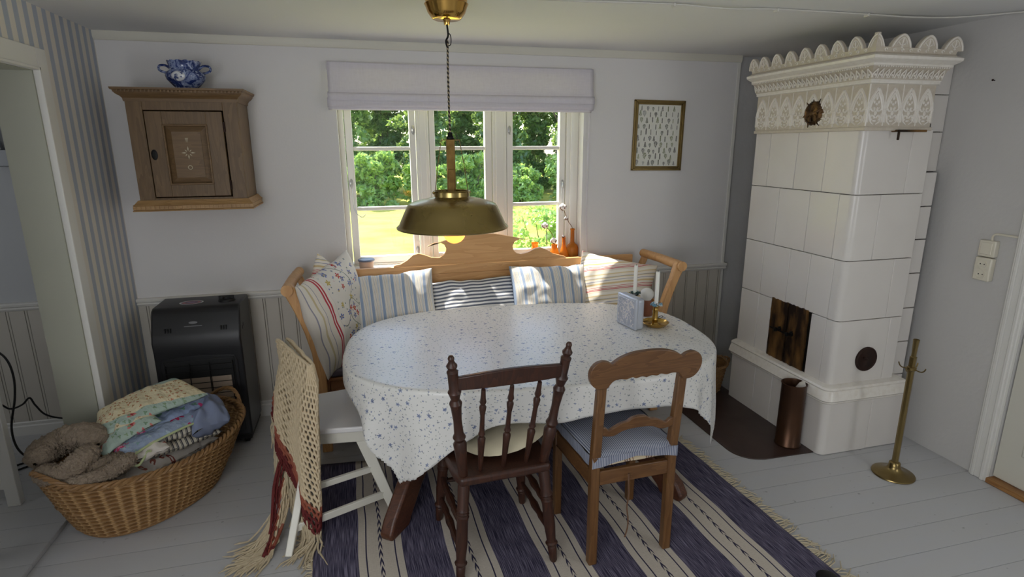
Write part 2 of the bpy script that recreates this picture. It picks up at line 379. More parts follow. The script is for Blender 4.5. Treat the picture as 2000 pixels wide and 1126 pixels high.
# roman blind
t = Mt('white_linen', (226, 222, 226), .9, spec=.1)
f1 = t.noise(130, 3, t.mul(t.co(), (.15, 1, 1))); f2 = t.noise(130, 3, t.mul(t.co(), (1, 1, .15)))
t.col(t.mix(t.ma('MULTIPLY', f1, f2), (232, 228, 234), (204, 199, 206))); t.bump(f1, .15, .001)
tl = t.n('BsdfTranslucent'); tl.inputs[0].default_value = L((232, 230, 238)); mx = t.n('MixShader'); mx.inputs[0].default_value = .22
t.nt.links.new(t.b.outputs[0], mx.inputs[1]); t.nt.links.new(tl.outputs[0], mx.inputs[2]); t.nt.links.new(mx.outputs[0], t.nt.nodes['Material Output'].inputs[0]); m_linen = t.m
rb = thing('roman_blind', 'white linen roman blind folded up at the top of the window', 'blind', (.67, 3.69, 1.91))
def bl(x0, x1, prof, wob=.004):
    b = B(); n = 60; P = cr([(0, y, z) for y, z in prof], 4); m = len(P)-1
    def f(u, v):
        p = P[round(v*m)]; x = x0+(x1-x0)*u
        return (x, p.y+wob*ns(x*2.5, p.z*6, 3), p.z+wob*1.2*ns(x*1.6, 9, p.z*12))
    b.grid(f, n, m); return b
obj('upper_sheet', bl(-.155, 1.50, [(3.675, 2.175), (3.672, 2.14), (3.668, 2.08), (3.66, 2.03), (3.652, 2.0), (3.655, 1.992)]), m_linen, rb, solid=.002)
obj('fold', bl(-.16, 1.502, [(3.67, 2.01), (3.645, 2.0), (3.636, 1.985), (3.64, 1.96), (3.655, 1.952), (3.67, 1.955)]), m_linen, rb, solid=.002)
obj('fold', bl(-.165, 1.498, [(3.67, 1.975), (3.648, 1.966), (3.638, 1.95), (3.642, 1.93), (3.655, 1.922), (3.672, 1.93)]), m_linen, rb, solid=.002)
obj('fold', bl(-.162, 1.485, [(3.67, 1.95), (3.655, 1.94), (3.648, 1.925), (3.652, 1.912), (3.665, 1.908), (3.68, 1.915)]), m_linen, rb, solid=.002)
b = B(); b.box(-.16, 1.50, 3.68, 3.72, 2.135, 2.178); obj('headrail', b, m_wall, rb, bevel=.004)
b = B(); b.tube(cr([(1.487, 3.69, 1.95), (1.486, 3.7, 1.5), (1.492, 3.7, 1.15), (1.50, 3.69, .97)], 6), .0016, 5).tube(cr([(1.492, 3.69, 1.95), (1.494, 3.7, 1.5), (1.486, 3.7, 1.2), (1.496, 3.69, .975)], 6), .0016, 5)
obj('pull_cord', b, m_linen, rb)
# ------------------------------------------------------------------ garden outside
t = Mt('lawn_grass', rough=.9, spec=.1)
g = t.noise(1.2, 5); g2 = t.noise(14, 3, t.mul(t.co(), (.5, 2, 1)))
t.col(t.mix(t.ma('MULTIPLY', g2, .8), t.mix(t.ramp(g, [(.35, 0.0), (.65, 1.0)]), (150, 172, 62), (196, 190, 98)), (176, 172, 84))); t.bump(g2, .6, .05); m_lawn = t.m
b = B()
def gz(x, y): return -.5+.012*(y-5)+.05*ns(x, y, 0, .25)
b.grid(lambda u, v: (-16+u*36, 3.95+v*36, gz(-16+u*36, 3.95+v*36)), 60, 60); o = struct('ground', b, m_lawn, 'sunlit yellow green lawn outside the window')
def leafmat(name, c1, c2, c3, wt=.5):
    t = Mt(name, rough=.28, spec=.6)
    rn = t.n('NewGeometry').outputs['Random Per Island']
    c = t.ramp(rn, [(0, c1), (.5, c2), (1, c3)]); t.col(c)
    tl = t.n('BsdfTranslucent'); t.nt.links.new(t.mix(.5, c, (190, 215, 90)), tl.inputs[0]); mx = t.n('MixShader'); mx.inputs[0].default_value = wt
    t.nt.links.new(t.b.outputs[0], mx.inputs[1]); t.nt.links.new(tl.outputs[0], mx.inputs[2]); t.nt.links.new(mx.outputs[0], t.nt.nodes['Material Output'].inputs[0]); return t.m
m_leaf = leafmat('tree_leaves', (98, 136, 78), (128, 164, 98), (176, 200, 140), .5)
m_leafd = leafmat('dark_leaves', (74, 108, 66), (98, 132, 82), (140, 168, 116), .45)
m_bush = leafmat('bush_leaves', (122, 160, 92), (146, 184, 106), (182, 208, 146), .5)
m_bark = Mt('tree_bark', (96, 86, 74), .9).m
def leaves(n, fn, size, seed):
    rg = np.random.default_rng(seed); C = fn(rg, n); n = len(C)
    a = rg.normal(size=(n, 3)); a /= np.linalg.norm(a, axis=1)[:, None]
    q = rg.normal(size=(n, 3)); q -= (q*a).sum(1)[:, None]*a; q /= np.linalg.norm(q, axis=1)[:, None]
    s = size*(.6+.8*rg.random(n))[:, None]
    V = np.stack([C-a*s, C+q*s*.5, C+a*s, C-q*s*.5], 1).reshape(-1, 3)
    b = B(); b.v = V.tolist(); b.f = [(4*i, 4*i+1, 4*i+2, 4*i+3) for i in range(n)]; return b
def clusters(cx, cy, z0, z1, rx, ry, k, seed, low=.5):
    rg0 = np.random.default_rng(seed)
    aa = rg0.random(k)*6.283; qq = np.sqrt(rg0.random(k))*.78
    cc = np.stack([qq*np.cos(aa)*rx+cx, qq*np.sin(aa)*ry+cy, z0+(z1-z0)*rg0.random(k)], 1); cs = rx*(.14+.16*rg0.random(k))
    def f(rg, n):
        i = rg.integers(0, k, n); d = rg.normal(size=(n, 3)); d /= np.linalg.norm(d, axis=1)[:, None]
        return cc[i]+d*(cs[i]*(.75+.35*rg.random(n)))[:, None]*np.array([1, 1, .75])
    return f
def tree(x, y, h, r, kind, seed, n=9500, label=None):
    z = gz(x, y)
    lab = ['tall leafy tree behind the lawn, seen through the window', 'dark dense tree behind the lawn, seen through the window'][kind]
    t_ = thing('tree', lab, 'tree', (x, y, z), group=['leafy trees behind the lawn', 'dark trees behind the lawn'][kind])
    b = B(); rr = random.Random(seed)
    b.tube(cr([(x, y, z-.1), (x+rr.uniform(-.1, .1), y, z+h*.3), (x+rr.uniform(-.25, .25), y, z+h*.65), (x, y, z+h*.95)], 5), [.13-.1*i/15 for i in range(16)], 7)
    for k in range(5):
        a = rr.uniform(0, 6.28); zz = z+h*rr.uniform(.25, .7); b.tube([(x, y, zz), (x+math.cos(a)*r*.4, y+math.sin(a)*r*.4, zz+.5), (x+math.cos(a)*r*.75, y+math.sin(a)*r*.75, zz+1.2)], [.05, .035, .012], 5)
    obj('trunk', b, m_bark, t_)
    obj('crown', leaves(n, clusters(x, y, z+h*.07, z+h, r, r*.8, 100, seed), .10, seed+1), [m_leaf, m_leafd][kind], t_, smooth=0)
k = 0
for x, y, h, r, kd in ((-3.6, 22.8, 7.5, 1.45, 1), (-.6, 22.8, 6.5, 1.45, 0), (2.4, 22.8, 8, 1.45, 1), (5.4, 22.8, 7, 1.45, 1), (8.4, 22.8, 8, 1.45, 0), (11.4, 22.8, 7, 1.45, 1),
                    (-2.1, 26.3, 8, 1.55, 1), (1.1, 26.3, 9, 1.55, 0), (4.3, 26.3, 9, 1.55, 1), (7.5, 26.3, 9, 1.55, 0), (10.7, 26.3, 9, 1.55, 1), (-.4, 30, 10, 1.9, 1), (3.6, 30, 10, 1.9, 1), (7.6, 30, 10, 1.9, 1), (11.6, 30, 10, 1.9, 1)):
    tree(x, y, h, r, kd, 100+7*k); k += 1
def bush(x, y, h, r, n, size, seed, lab, mat, grp=None, stems=9):
    z = gz(x, y); t_ = thing('bush', lab, 'bush', (x, y, z), group=grp); b = B(); rr = random.Random(seed)
    for k in range(stems):
        a = rr.uniform(0, 6.28); q = rr.uniform(.3, .85)*r
        b.tube([(x+.05*math.cos(a), y+.05*math.sin(a), z-.05), (x+q*.5*math.cos(a), y+q*.5*math.sin(a), z+h*.5), (x+q*math.cos(a), y+q*math.sin(a), z+h*.9)], [.014, .01, .004], 5)
    obj('stem', b, m_bark, t_)
    obj('foliage', leaves(n, clusters(x, y, z+h*.05, z+h*.95, r, r*.7, 90 if h > 3 else 48, seed), size, seed), mat, t_, smooth=0)
for i, x in enumerate((-3.0, -1.3, .4, 2.1, 3.8, 5.5, 7.2, 8.9, 10.6)):
    bush(x, 20.1, 1.25+.6*((i*7) % 5)/4, .92, 4200, .085, 300+i, 'pale green undergrowth bush at the edge of the lawn', m_bush, 'undergrowth along the edge of the lawn')
for i in range(11):
    x = -3.9+1.62*i; bush(x, 24.55+.1*(i % 2), 4.2+.6*((i*5) % 4)/3, .84, 9000, .10, 350+i, 'tall dark hedge shrub filling the gap between the trees', [m_leafd, m_leaf][i % 2], 'tall shrubs between the trees', stems=6)
bush(2.50, 7.6, 1.35, .72, 5200, .034, 401, 'airy green shrub on the lawn just outside the right pane', m_bush)
# ------------------------------------------------------------------ rug and hearth plate
t = Mt('woven_striped_rug', rough=.95, spec=.1)
u3 = t.xyz(t.co('UV'))   # u across the stripes in metres, v along them
wv = t.noise(1, 3, t.comb(t.ma('MULTIPLY', u3[0], 380), t.ma('MULTIPLY', u3[1], 9), 0)); wv2 = t.noise(1, 2, t.comb(t.ma('MULTIPLY', u3[0], 60), t.ma('MULTIPLY', u3[1], 300), 0))
fr = t.ma('FRACT', t.ma('DIVIDE', u3[0], .368))
navy = t.mix(t.ramp(wv, [(.42, 0.0), (.70, 1.0)]), (58, 55, 74), (136, 130, 150)); cream = t.mix(wv2, (212, 203, 190), (182, 172, 158))
isn = t.ramp(fr, [(0, 1.0), (.495, 0.0), (.995, 1.0)], True)
ln = t.ramp(fr, [(0, 0.0), (.575, 1.0), (.59, 0.0), (.905, 1.0), (.92, 0.0)], True)
ch = t.ma('ADD', t.ma('MULTIPLY', u3[1], 1.0), t.ma('MULTIPLY', t.ma('ABSOLUTE', t.ma('SUBTRACT', fr, .7475)), 1.6))
arrow = t.ma('MULTIPLY', t.ma('LESS_THAN', t.ma('FRACT', t.ma('DIVIDE', ch, .052)), .55), t.ma('LESS_THAN', t.ma('ABSOLUTE', t.ma('SUBTRACT', fr, .7475)), .022))
c = t.mix(t.ma('MAXIMUM', ln, arrow), cream, (58, 56, 78)); t.col(t.mix(isn, c, navy)); t.bump(wv, .4, .003); t.bump(wv2, .3, .002); m_rug = t.m
m_fringe = Mt('cotton_fringe', (196, 184, 158), .95, spec=.1).m
RC = [Vector((-.275, 1.0)), Vector((1.80, 1.0)), Vector((1.70, 2.75)), Vector((-.315, 2.97))]
def rp(u, v): return RC[0].lerp(RC[1], u).lerp(RC[3].lerp(RC[2], u), v)
rg_ = thing('striped_rug', 'navy and cream striped woven rug with fringe under the dining table', 'rug', (.75, 1.9, 0))
b = B(); nu, nv = 120, 60
def frg(u, v):
    p = rp(u, v); e = min(u, 1-u)*2; return (p.x+.006*ns(0, v*9, 5)*(1 if u > .5 else -1), p.y, .009+.0025*ns(p.x*3, p.y*3, 1)+.001*ns(p.x*20, p.y*6, 2))
b.grid(frg, nu, nv, uv=lambda u, v: (u*2.024, v*1.9)); obj('woven_field', b, m_rug, rg_, solid=.007)
b = B(); rr = random.Random(3)
for side in (0, 1):
    m = 190
    for i in range(m):
        v = (i+.5)/m; p = rp(side, v); sg = 1 if side else -1; L_ = rr.uniform(.045, .08) if side else rr.uniform(.02, .045)
        a = rr.uniform(-.5, .5); q1 = (p.x+sg*L_*.5, p.y+L_*.5*a, .008+.004*rr.random()); q2 = (p.x+sg*L_, p.y+L_*a*1.7+rr.uniform(-.01, .01), .004)
        b.tube([(p.x-sg*.01, p.y, .008), q1, q2], [.003, .0026, .0018], 5)
o = obj('fringe', b, m_fringe, rg_); o['kind'] = 'stuff'
t = Mt('brown_painted_hearth', (62, 44, 38), .32); t.col(t.mix(t.noise(7, 4), (66, 47, 40), (46, 34, 31))); t.rough(t.ma('MULTIPLY_ADD', t.noise(9, 3), .3, .2))
pts = [(2.43, 2.40), (2.43, 3.55), (1.93, 3.55), (1.93, 2.56)]
for k in range(1, 8):
    a = PI+PI/2*k/8; pts.append((2.07+.14*math.cos(a), 2.56+.15*math.sin(a)-.0))
pts.append((2.07, 2.405)); b = B(); b.prism(pts, 0, .006, 'xy')
tag(obj('hearth_plate', b, t.m, origin=(2.2, 2.9, 0), bevel=.002), 'dark brown hearth plate on the floor before the tiled stove', 'hearth plate')
# ------------------------------------------------------------------ tiled stove
t = Mt('white_glazed_tile', rough=.28); c = t.mix(t.noise(4, 4), (226, 222, 216), (212, 206, 199)); rnd = t.n('NewGeometry').outputs['Random Per Island']
t.col(t.mix(t.ma('MULTIPLY', rnd, .5), c, (208, 203, 198))); t.bump(t.noise(9, 2), .05, .01); t.b.inputs['Coat Weight'].default_value = .12; m_tile = t.m
t = Mt('old_relief_glaze', rough=.28);
n1 = t.noise(40, 4); c = t.mix(t.ramp(n1, [(.45, 0.0), (.85, 1.0)]), (228, 223, 214), (216, 208, 196)); t.col(c); t.bump(t.noise(70, 3), .15, .003); m_relief = t.m
t = Mt('shaded_relief_ground', rough=.35); t.col(t.mix(t.noise(50, 4), (206, 198, 184), (184, 172, 154))); t.bump(t.noise(70, 3), .2, .003); m_ground = t.m  # darker colour stands in for shade in the hollows between the reliefs
m_joint = Mt('dark_tile_joint', (70, 62, 58), .95).m
t = Mt('aged_brass', rough=.38, metal=.9); n1 = t.noise(16, 4); t.col(t.mix(t.ramp(n1, [(.35, 0.0), (.7, 1.0)]), (158, 128, 74), (104, 78, 42))); t.rough(t.ma('MULTIPLY_ADD', n1, .3, .28)); m_brassold = t.m
st = thing('tiled_stove', 'tall white tiled stove with ornate toothed crown in the corner', 'stove', (2.63, 2.78, 0))
SX, SY, SX2, SY2 = 2.41, 2.385, 2.845, 3.20      # near-left corner, right and far sides
PX, PY, PX2 = 2.385, 2.36, 2.93
b = B(); b.box(SX+.012, SX2-.012, SY+.012, SY2-.012, .38, 1.80).box(PX+.014, PX2-.014, PY+.014, SY2, 0, .34)
b.box(2.83, 2.975, 2.47, 3.3, 0, 1.55).box(2.83, XR-.002, 2.52, 3.3, 1.55, 2.10); obj('core', b, m_joint, st)
def tilebox(b, x0, x1, y0, y1, z0, z1, g=.0016):
    b.box(x0+g*(x0 > 0), x1-g, y0+g, y1-g, z0+g, z1-g)
b = B(); rows = [(.40, .776, [2.46, 2.5705], [2.728]), (.776, 1.105, [2.545, 2.79], [2.574]), (1.105, 1.448, [2.581, 2.81, 3.053], [2.716]), (1.448, 1.772, [2.614, 2.831, 3.063], [2.559])]
rows[0] = (.40, .776, [2.46, 2.572, 2.905], [2.765]); rows[1] = (.776, 1.105, [2.46, 2.63, 2.79, 3.02], [2.728]); rows[2] = (1.105, 1.448, [2.484, 2.581+.11, 2.939], [2.574]); rows[3] = (1.448, 1.772, [2.614, 2.831, 3.063], [2.716])
for i, (z0, z1, fy, sx) in enumerate(rows):
    ys = fy+[SY2]
    if i == 0: segs = [(fy[0], fy[1]), (fy[2], SY2)]; segs = [(2.46, 2.572), (2.905, 3.02), (3.02, SY2)]
    else: segs = list(zip([fy[0]]+fy[1:], fy[1:]+[SY2]))
    for y0, y1 in segs: tilebox(b, SX, SX+.02, y0, y1, z0, z1)
    # corner tile wraps around with a rounded edge
    y1c, x1c = fy[0], sx[0]; r = .035; poly = [(SX+.02, y1c-.0016), (SX, y1c-.0016)]
    for q in range(0, 7):
        a = PI+PI/2*q/6; poly.append((SX+r+r*math.cos(a), SY+r+r*math.sin(a)))
    poly += [(x1c-.0016, SY), (x1c-.0016, SY+.02), (SX+.02+r*.3, SY+.02+r*.3)]
    b.prism(poly, z0+.0016, z1-.0016, 'xy')
    xs = sx+[SX2]
    for x0, x1 in zip(xs, xs[1:]): tilebox(b, x0, x1, SY, SY+.02, z0, z1)
    tilebox(b, SX2-.02, SX2, SY+.02, SY+.4, z0, z1)
obj('body_tiles', b, m_tile, st, bevel=.003)
b = B()   # plinth tiles
ys = [PY+.25, 2.79, 2.95, SY2]
for y0, y1 in zip(ys, ys[1:]): tilebox(b, PX, PX+.02, y0, y1, 0.002, .315)
poly = [(PX+.02, ys[0]-.0016), (PX, ys[0]-.0016)]
for q in range(7):
    a = PI+PI/2*q/6; poly.append((PX+.04+.04*math.cos(a), PY+.04+.04*math.sin(a)))
poly += [(2.70, PY), (2.70, PY+.02), (PX+.03, PY+.03)]; b.prism(poly, .002, .315, 'xy')
tilebox(b, 2.702, PX2, PY, PY+.02, .002, .315); tilebox(b, PX2-.02, PX2, PY+.02, PY+.5, .002, .315); obj('plinth_tiles', b, m_tile, st, bevel=.003)
b = B()   # chimney tiles at the right
for k in range(6): tilebox(b, 2.85, XR-.003, 2.505, 2.53, 1.552+.105*k*1.0 if k < 5 else 2.077, 1.552+.105*(k+1) if k < 5 else 2.10) if False else None
for z0, z1 in ((1.552, 1.76), (1.76, 1.95), (1.95, 2.105)): tilebox(b, 2.85, XR-.003, 2.50, 2.53, z0, z1)
for z0, z1 in ((0, .2), (.2, .40), (.40, .60), (.60, .80), (.80, 1.0), (1.0, 1.19), (1.19, 1.37), (1.37, 1.552)): tilebox(b, 2.85, 2.985, 2.44, 2.47, z0+.002, z1)
obj('chimney_tiles', b, m_tile, st, bevel=.003)
def moulding(prof, name, mat, x0=SX, y0=SY, x1=SX2, y1=SY2, rad=0):
    """profile of (outward offset, z) swept around the near-left corner of the stove"""
    b = B(); path = []
    for d, z in prof:
        row = [(x0-d, y1, z), (x0-d, y0-d+rad, z)]
        if rad:
            for q in range(1, 6): a = PI+PI/2*q/6; row.append((x0-d+rad+rad*math.cos(a), y0-d+rad+rad*math.sin(a), z))
        row += [(x0-d+rad if rad else x0-d, y0-d, z), (x1+d*.3, y0-d, z), (x1+d*.3, y0-d+.30, z)] if rad else [(x1+d*.3, y0-d, z), (x1+d*.3, y0-d+.30, z)]
        path.append(row)
    n = len(path[0]); vs = [p for r_ in path for p in r_]
    fs = [(i*n+j, i*n+j+1, (i+1)*n+j+1, (i+1)*n+j) for i in range(len(path)-1) for j in range(n-1)]
    b.add(vs, fs)
    if name == 'c':
        for i, f in enumerate(b.f):
            zz = sum(b.v[k][2] for k in f)/len(f)
            if 2.0 < zz < 2.052 or 2.108 < zz < 2.137: b.mi[i] = 1
    return b
b = moulding([(-.06, .312), (.006, .312), (.012, .318), (.012, .326), (.022, .331), (.03, .340), (.026, .350), (.02, .372), (.012, .39), (.016, .398), (.010, .408), (-.006, .412), (-.02, .416), (-.06, .416)], 'm', m_relief, PX, PY, PX2-.03, SY2, .05)
sk = obj('plinth_moulding', b, m_relief, st)
# frieze with pointed arches
FX, FY, FX2 = SX-.012, SY-.012, 2.80; Z0, Z1 = 1.775, 1.985
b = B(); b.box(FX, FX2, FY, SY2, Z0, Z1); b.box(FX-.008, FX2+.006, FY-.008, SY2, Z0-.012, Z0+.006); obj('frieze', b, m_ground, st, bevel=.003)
def arch_unit(b, M, w, h):
    """relief of a pointed arch with scrolls, local x along the wall, z up, y outward"""
    hw = w*.44
    for s in (-1, 1):
        arc = [(s*hw*(1-a**1.75), 0, h*(.40+.54*a**.92)) for a in [i/7 for i in range(8)]]
        b.tube([(s*hw, 0, h*.10)]+arc, 0.0065, 6, M)
        arc2 = [(p[0]*.78, 0, h*.42+(p[2]-h*.42)*.80) for p in arc]; b.tube(arc2, 0.0047, 5, M)
        # lower scrolls
        sc_ = []
        for i in range(14):
            a = i/13*1.6*PI; r = .016*(1-i/17); sc_.append((s*(w*.20-r*math.cos(a)), 0, h*.20+r*math.sin(a)*1.1))
        b.tube(sc_, 0.0056, 5, M)
        sc_ = []
        for i in range(12):
            a = i/11*1.5*PI; r = .014*(1-i/15); sc_.append((s*(w*.16+r*math.cos(a)), 0, h*.44-r*math.sin(a)))
        b.tube(sc_, 0.0050, 5, M)
        b.tube([(s*w*.36, 0, h*.32), (s*w*.27, .001, h*.12), (s*w*.08, 0, h*.05)], [.0035, .005, .003], 5, M)
        b.ball((s*w*.13, .0, h*.60), .005, 6, 4, M, (1, .7, 1.6)); b.ball((s*hw, .002, h*.42), .007, 6, 4, M)
    b.ball((0, 0, h*.72), .009, 8, 5, M, (.7, .6, 1.5)); b.ball((0, 0, h*.55), .007, 8, 5, M, (1, .7, 1)); b.ball((0, 0, h*.33), .010, 8, 5, M, (.8, .6, 1.3)); b.ball((0, 0, h*.14), .008, 8, 5, M, (1.4, .6, .7))
def wallM(side, s, z):  # side 0: long front (faces -x), param y ; side 1: short side (faces -y), param x
    return Matrix(((0, -1, 0, FX-.0), (-1, 0, 0, s), (0, 0, 1, z), (0, 0, 0, 1))) if side == 0 else Matrix(((1, 0, 0, s), (0, -1, 0, FY), (0, 0, 1, z), (0, 0, 0, 1)))
b = B(); n = 8; w = (SY2-FY)/n
for i in range(n):
    if i != 3 or True: arch_unit(b, wallM(0, FY+w*(i+.5), Z0+.008), w, .19)
    b.tube([(FX-.001, FY+w*i, Z0+.01), (FX-.001, FY+w*i, Z1)], .003, 5)
n2 = 4; w2 = (FX2-FX)/n2
for i in range(n2):
    arch_unit(b, wallM(1, FX+w2*(i+.5), Z0+.008), w2, .19); b.tube([(FX+w2*i, FY-.001, Z0+.01), (FX+w2*i, FY-.001, Z1)], .003, 5)
obj('arch_relief', b, m_relief, st)
# crown: flaring cornice with a band of small leaves and a row of pointed teeth
CX, CY, CX2 = FX, FY, FX2-.0
crown = [(0, 1.980), (.012, 1.984), (.012, 1.994), (.018, 2.000), (.022, 2.02), (.034, 2.042), (.05, 2.056), (.056, 2.060), (.056, 2.068), (.078, 2.076), (.092, 2.084), (.094, 2.096), (.082, 2.102), (.064, 2.108), (.058, 2.116), (.060, 2.124), (.066, 2.136), (.05, 2.138), (0.0, 2.138)]
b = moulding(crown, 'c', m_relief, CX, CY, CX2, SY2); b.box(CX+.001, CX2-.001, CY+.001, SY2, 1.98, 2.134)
def onface(side, s, d, z): return (CX-d, s, z) if side == 0 else (s, CY-d, z)
for side, a0, a1 in ((0, CY-.03, SY2), (1, CX-.03, CX2)):
    n = int((a1-a0)/.0135)
    for i in range(n):
        s = a0+(i+.5)*(a1-a0)/n; b.ball(onface(side, s, .055, 2.054), .0042, 6, 4)
    n = int((a1-a0)/.032)
    for i in range(n):
        s = a0+(i+.5)*(a1-a0)/n
        for e in (-1, 1): b.tube([onface(side, s+e*.012, .022, 2.006), onface(side, s+e*.010, .030, 2.024), onface(side, s, .044, 2.044)], [.0035, .004, .002], 5)
        b.ball(onface(side, s, .030, 2.018), .005, 6, 4, None, (1, 1, 1.4))
    n = int((a1-a0)/.045)
    for i in range(n):
        s = a0+(i+.5)*(a1-a0)/n; sp = []
        for q in range(10): a = q/9*1.6*PI; r = .009*(1-q/14); sp.append(onface(side, s+r*math.cos(a), .063, 2.124+r*math.sin(a)))
        b.tube(sp, .0026, 5)
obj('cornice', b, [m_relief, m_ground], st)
def tooth(b, side, s, w, h, sgn=1):
    out = []
    for i in range(15):
        q = -1+2*i/14; out.append((q*w/2, (h*(1-abs(q)**1.75)**.75)))
    D = .060
    def P(a, z, d): return onface(side, s+a, D+.16*z+d, 2.134+z)
    for ring, dep in ((1.0, 0),):
        vs = [P(a, z-.002, 0) for a, z in out]+[P(a, z-.002, -.018) for a, z in out]; n = len(out)
        b.add(vs, [tuple(range(n)), tuple(range(2*n-1, n-1, -1))]+[(i+1, i, n+i, n+i+1) for i in range(n-1)]+[(0, n-1, 2*n-1, n)], mi=1)
    b.tube([P(a*.86, z*.88, .001) for a, z in out], .0045, 5); b.tube([P(a*.58, z*.66+.002, .001) for a, z in out[1:-1]], .0022, 5)
    b.tube([P(0, h*.12, .002), P(0, h*.5, .002), P(0, h*.72, .0)], [.002, .004, .002], 5)
    for e in (-1, 1): b.tube([P(0, h*.16, .002), P(e*w*.12, h*.26, .003), P(e*w*.16, h*.4, .001)], [.002, .003, .0015], 5)
    b.ball(P(0, .004, .003), .006, 6, 4)
b = B(); n = 8; L0, L1 = CY-.055, SY2; wt = (L1-L0)/n
for i in range(n+1):
    s = L0+i*wt
    if i == 0:
        pass
    else: tooth(b, 0, s-(.0 if i < n else .02), wt*.86, .066)
m4 = 3; wq = (CX2+.015-(CX-.055))/m4*1.0
for i in range(1, m4+1): tooth(b, 1, CX-.06+i*wq-.015, wq*.80, .064)
# corner tooth: two halves meeting on the corner
for side in (0, 1):
    c0 = (CY if side == 0 else CX)-.062; out = [(x_/8*wt*.46, .062*(1-(x_/8)**1.7)**.8) for x_ in range(9)]
    def P(a, z, d, side=side): return onface(side, (CY if side == 0 else CX)-.060-.16*z+a, .060+.16*z+d, 2.134+z)
    vs = [P(0, -.002, 0)]+[P(a, z, 0) for a, z in out]+[P(.004, -.002, -.018)]+[P(a, z, -.018) for a, z in out]; n_ = len(out)+1
    b.add(vs, [tuple(range(n_)), tuple(range(2*n_-1, n_-1, -1))]+[(i+1, i, n_+i, n_+i+1) for i in range(n_-1)], mi=1)
    b.tube([P(a*.82+.002, z*.86, .001) for a, z in out], .003, 5); b.tube([P(a*.5+.006, z*.62, .001) for a, z in out], .002, 5)
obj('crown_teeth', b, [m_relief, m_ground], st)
t = Mt('sooty_brass', rough=.5, metal=.75); n1 = t.noise(7, 5, t.mul(t.co(), (1, 2.2, .7))); t.col(t.mix(t.ramp(n1, [(.35, 0.0), (.62, 1.0)]), (150, 112, 66), (52, 40, 32))); m_sooty = t.m
# brass rosette, round vent, fire doors, damper handle
b = B(); Mx = T(FX-.006, 2.72, 1.862, ry=-PI/2)
b.lathe([(.062, -.01), (.06, .004), (.05, .010), (.046, .006), (.02, .008), (.012, .016), (0, .018)], 28, Mx, fn=lambda a, z: 1+.10*abs(math.sin(a*9)) if z < 0 else 1)
for k in range(6):
    a = k*PI/3; b.add([Mx @ Vector(v) for v in ((.008*math.cos(a), .008*math.sin(a), .012), (.044*math.cos(a-.2), .044*math.sin(a-.2), .008), (.044*math.cos(a+.2), .044*math.sin(a+.2), .014))], [(0, 1, 2)])
b.tube([(FX-.012, 2.68, 1.86), (FX-.03, 2.665, 1.868), (FX-.02, 2.655, 1.88)], .005, 6)
for k in range(16):
    a = k*PI/8+.2*math.sin(k*5); r1 = .072+.012*math.sin(k*3.7); b.tube([Mx @ Vector((.056*math.cos(a), .056*math.sin(a), .002)), Mx @ Vector((r1*math.cos(a+.1), r1*math.sin(a+.1), -.002))], [.006, .0015], 5)
obj('brass_rosette', b, m_sooty, st)
t = Mt('rusty_iron', (52, 36, 30), .7, .5); t.col(t.mix(t.noise(20, 4), (66, 40, 30), (34, 28, 26))); m_rust = t.m
b = B(); b.lathe([(.070, -.004), (.070, .008), (.064, .014), (.058, .009), (.03, .011), (0, .016)], 28, T(2.634, SY-.0, .548, rx=PI/2)); b.tube([(2.625, SY-.012, .555), (2.615, SY-.03, .56), (2.60, SY-.02, .565)], .005, 6); obj('round_vent', b, m_rust, st)
m_black = Mt('black_iron', (20, 19, 19), .5, .6).m
b = B(); b.box(SX+.006, SX+.02, 2.572, 2.905, .41, .80); obj('door_recess', b, m_black, st)
rr = random.Random(5)
def ragged(y0, y1, z0, z1, a=.003):
    P = []
    for i in range(10): P.append((y0+(y1-y0)*i/10, z0+rr.uniform(-a, a)))
    for i in range(10): P.append((y1+rr.uniform(-a, a), z0+(z1-z0)*i/10))
    for i in range(10): P.append((y1-(y1-y0)*i/10, z1+rr.uniform(-a, a)))
    for i in range(10): P.append((y0+rr.uniform(-a, a), z1-(z1-z0)*i/10))
    return P
for y0, y1 in ((2.592, 2.741), (2.747, 2.893)):
    b = B(); b.prism(ragged(y0, y1, .418, .785), SX-.004, SX+.008, 'yz')
    d = obj('fire_door', b, m_sooty, st, smooth=0)
    yc = 2.70 if y0 < 2.7 else 2.80
    b = B(); b.lathe([(.016, 0), (.016, .004), (.008, .008), (.008, .022), (.013, .028), (.012, .038), (0, .042)], 12, T(SX-.004, yc, .61, ry=-PI/2)); b.tube([(SX-.02, yc, .61), (SX-.03, yc-.02, .62), (SX-.026, yc-.03, .635)], .004, 6)
    obj('latch_knob', b, m_black, d)
b = B(); b.box(SX-.028, SX-.022, 2.69, 2.86, .604, .612); obj('door_bar', b, m_black, st)
b = B(); b.box(2.570, 2.580, 2.337, 2.345, 1.718, 1.765).box(2.570, 2.745, 2.337, 2.347, 1.756, 1.767); b.tube([(2.58, 2.34, 1.762), (2.58, SY+.01, 1.762)], .006, 8); obj('damper_handle', b, m_sooty, st, bevel=.002)
b = B()
for (y, h_) in ((2.98, .045), (2.88, .03)): b.lathe([(.03, 0), (.034, h_*.4), (.02, h_*.8), (.022, h_), (0, h_+.004)], 12, c=(2.5, y, 2.138))
o = obj('damper_plate', b, m_black, st)
